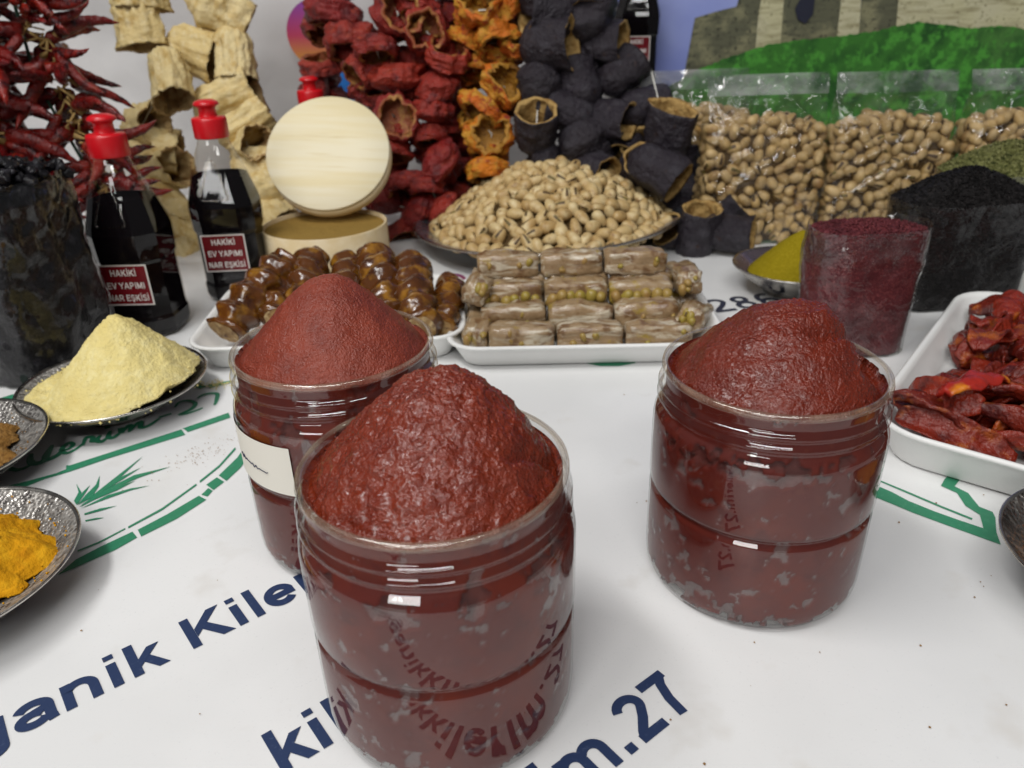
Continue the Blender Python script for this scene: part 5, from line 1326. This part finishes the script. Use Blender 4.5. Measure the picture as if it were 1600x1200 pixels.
# ================================================================== strings of dried vegetables
def cup_mesh(name, seed, L, wr, ridge, nridge, flat, mo, mi_, thick, close=2.2, flare=0.0, ns=34, nr=18):
    """hollowed dried vegetable of radius 1, axis z, mouth up"""
    outer = []; inner = []
    for i in range(nr + 1):
        t = i / nr
        r = math.sin(PI / 2 * min(1, t * close)) ** .7 * (1 + flare * t) * (1 - .12 * sstep(.8, 1, t) * (flare <= 0))
        z = (t - .5) * L; ro = []; ri = []
        for j in range(ns):
            a = 2 * PI * j / ns; c, s = math.cos(a), math.sin(a)
            p = (c * r, s * r, z)
            d = wr * fr(p, 1.5, 4, seed) + .6 * wr * (abs(fr(p, 3.2, 3, seed + 2)) - .3) + ridge * nz((c * nridge, s * nridge, z * .5), 1, seed + 4)
            rr = max(.06, r * (1 + d)); zz = z + .18 * wr * L * fr((c, s, t), 2.2, 2, seed + 6) * (1 if t > .3 else .3)
            rot = .35 * nz((0, 0, z), .8, seed); 
            bx = .22 * wr * 2 * math.sin(z * 1.7 + seed)
            y_ = s * rr * (1 - flat)
            ro.append((c * rr + bx, y_, zz)); k = max(0, 1 - thick / max(rr, .1))
            ri.append((c * rr * k + bx, y_ * k, zz + (thick * .4 if i == nr else 0) * -1))
        outer.append(ro); inner.append(ri)
    rings = outer + list(reversed(inner[4:]))
    v, f = loft(rings, True, True)
    nf = len(outer) - 1; mi = []
    for q in range((len(rings) - 1) * ns): mi.append(0 if q // ns < nf else 1)
    mi += [0] * ns + [1] * ns
    return mdata(name, v, f, [mo, mi_], mi)
RP = [cup_mesh('dried_pepper', s, L, .20, .24, 3.4, .05, MT['redpep'], MT['redin'], .16, 2.4, -.05) for s, L in ((1, 1.5), (2, 1.35), (3, 1.6), (4, 1.25), (5, 1.45), (6, 1.55))]
OP = [cup_mesh('dried_pepper', s, L, .26, .26, 3.4, .05, MT['orgpep'], MT['orgin'], .20, 2.4, -.05) for s, L in ((11, 1.3), (12, 1.5), (13, 1.2), (14, 1.6))]
EP = [cup_mesh('dried_eggplant', s, 2.7, .11, .12, 2.6, .14, MT['eggskin'], MT['eggin'], .16, 3.0, .10) for s in (21, 22, 23, 24, 25)]
SP = [cup_mesh('dried_squash', s, 2.6, .15, .26, 4.0, .30, MT['squash'], MT['squashin'], .10, 3.6, .16, 44, 20) for s in (31, 32, 33, 34, 35, 36)]
vr = random.Random(31)
def garland(name, items, meshes, part, label, cat, group, fat=1.0, thread='thread', hang=None):
    x0 = sum(i[0] for i in items) / len(items); y0 = sum(i[1] for i in items) / len(items)
    root = empty(name, (x0, y0, min(i[2] for i in items)), label, cat, group)
    base = Vector(root.location)
    for it in items:
        x, y, z, r, d = it[:5]; lf = it[5] if len(it) > 5 else 1
        if d[1] > .1 and vr.random() < .6: d = (d[0], -d[1] * 2.2, d[2])
        q = Vector(d).to_track_quat('Z', 'Y') @ Quaternion((0, 0, 1), vr.uniform(0, 6.28))
        put(part, meshes[vr.randrange(len(meshes))], Vector((x, y, z)) - base, root, q, (r * vr.uniform(1.0, 1.2) * fat, r * vr.uniform(1.0, 1.2) * fat, r * lf * .78 * fat))
    pts = sorted([Vector(i[:3]) for i in items], key=lambda p: -p.z)
    path = [Vector(hang or (pts[0].x, pts[0].y, .46))] + pts
    v, f = tube([p - base for p in path], .0009, 6); mk('string', v, f, MT[thread], root)
    return root
G = 'hanging strings of dried vegetables'
garland('dried_pepper_string', RED_A, RP, 'dried_pepper', 'short string of dried red peppers over the printed round logo', 'pepper string', G, .98)
garland('dried_pepper_string', RED_B, RP, 'dried_pepper', 'long string of dried red peppers just right of the wooden lid', 'pepper string', G, .98)
garland('dried_pepper_string', RED_C, RP, 'dried_pepper', 'dark red pepper string in the middle, above the plate left edge', 'pepper string', G, .98)
garland('dried_pepper_string', RED_D, RP, 'dried_pepper', 'rear dried red pepper string behind the orange peppers', 'pepper string', G, .98)
garland('dried_pepper_string', ORANGE, OP, 'dried_pepper', 'string of orange and yellow dried peppers', 'pepper string', G, .98)
garland('dried_eggplant_string', EGG_A, EP, 'dried_eggplant', 'dried eggplant string next to the orange peppers', 'eggplant string', G, .88)
garland('dried_eggplant_string', EGG_B, EP, 'dried_eggplant', 'dried eggplant string hanging above the pistachio heap', 'eggplant string', G, .88)
garland('dried_eggplant_string', EGG_C, EP, 'dried_eggplant', 'dried eggplant string in front of the far syrup bottle', 'eggplant string', G, .88)
garland('dried_eggplant_string', EGG_D, EP, 'dried_eggplant', 'dried eggplant string slumping between the plate and the pistachio bags', 'eggplant string', G, .88, hang=(.175, .97, .19))
# loose end of a string lying on the table
for it, lab in zip(EGG_E, ('upright dried eggplant shell standing on the table right of the plate', 'dried eggplant shell lying with its tan mouth to the right', 'dried eggplant shell lying against the first pistachio bag', 'dried eggplant shell tucked under the plate rim')):
    x, y, z, r, d, lf = it
    q = Vector(d).to_track_quat('Z', 'Y') @ Quaternion((0, 0, 1), vr.uniform(0, 6.28))
    o = put('dried_eggplant', EP[vr.randrange(5)], (x, y, max(z, r * .85)), None, q, (r, r, r * lf * .78)); tag(o, lab, 'dried eggplant', 'loose dried eggplants on the table')
garland('dried_squash_string', SQUASH_A, SP, 'dried_squash', 'string of pale yellow dried squash between the two near bottles', 'squash string', G, .86)
garland('dried_squash_string', SQUASH_B, SP, 'dried_squash', 'string of pale yellow dried squash left of the wooden lid', 'squash string', G, .86)

# chillies
def chilli_mesh(seed):
    rr = random.Random(seed); n = 16; pts = []
    b1, b2 = rr.uniform(-.22, .22), rr.uniform(-.25, .25)
    for i in range(n + 1):
        t = i / n; pts.append((b1 * math.sin(t * 2.4), b2 * t * t, -t))
    def rad(t): return .105 * (min(1, t * 9 + .35)) * (1 - t ** 2.2) ** .8 + .006
    v, f = tube(pts, rad, 12)
    v = [(x + .022 * nz((x, y, z), 9, seed), y + .022 * nz((x, y, z + 5), 9, seed), z) for x, y, z in v]
    sv, sf = tube([(0, 0, -.02), (.02, .01, .10), (b1 * -.3, .05, .30)], lambda t: lerp(.055, .018, min(1, t * 2.4)), 8)
    V, F_, MI = join([(v, f), (sv, sf)])
    return mdata('chilli', V, F_, [MT['chilli'], MT['stem']], MI)
CH = [chilli_mesh(s) for s in range(8)]
def chilli_string(cx, cy, z0, z1, n, label, seed, Lr=(.055, .075), drift=0.0):
    rr = random.Random(seed); root = empty('chilli_string', (cx, cy, z0), label, 'chilli string', 'hanging strings of red chillies')
    for i in range(n):
        t = (i + rr.random()) / n; z = lerp(z0, z1, t); a = rr.uniform(0, 2 * PI)
        dn = rr.uniform(-.55, 1.1)
        d = Vector((math.cos(a), math.sin(a), -dn)).normalized()
        off = Vector((math.cos(a), math.sin(a), 0)) * rr.uniform(.004, .016)
        q = (-d).to_track_quat('Z', 'Y') @ Quaternion((0, 0, 1), rr.uniform(0, 6.28)); L_ = rr.uniform(*Lr)
        put('chilli', CH[rr.randrange(8)], Vector((drift * (1 - t), 0, z - z0)) + off, root, q, (L_ * rr.uniform(.9, 1.3), L_ * rr.uniform(.9, 1.3), L_))
    v, f = tube([(drift, 0, -.02), (0, 0, (z1 - z0) * .5), (0, 0, .46 - z0)], .0016, 6); mk('string', v, f, MT['twine'], root)
    return root
chilli_string(-.500, .790, .10, .33, 80, 'string of glossy dark red chillies at the far left edge', 1)
chilli_string(-.462, .815, .085, .33, 80, 'string of red chillies behind the near syrup bottle', 2, (.045, .062), drift=.045)
chilli_string(-.555, .85, .10, .33, 50, 'rear string of dark chillies cut by the left edge', 3)
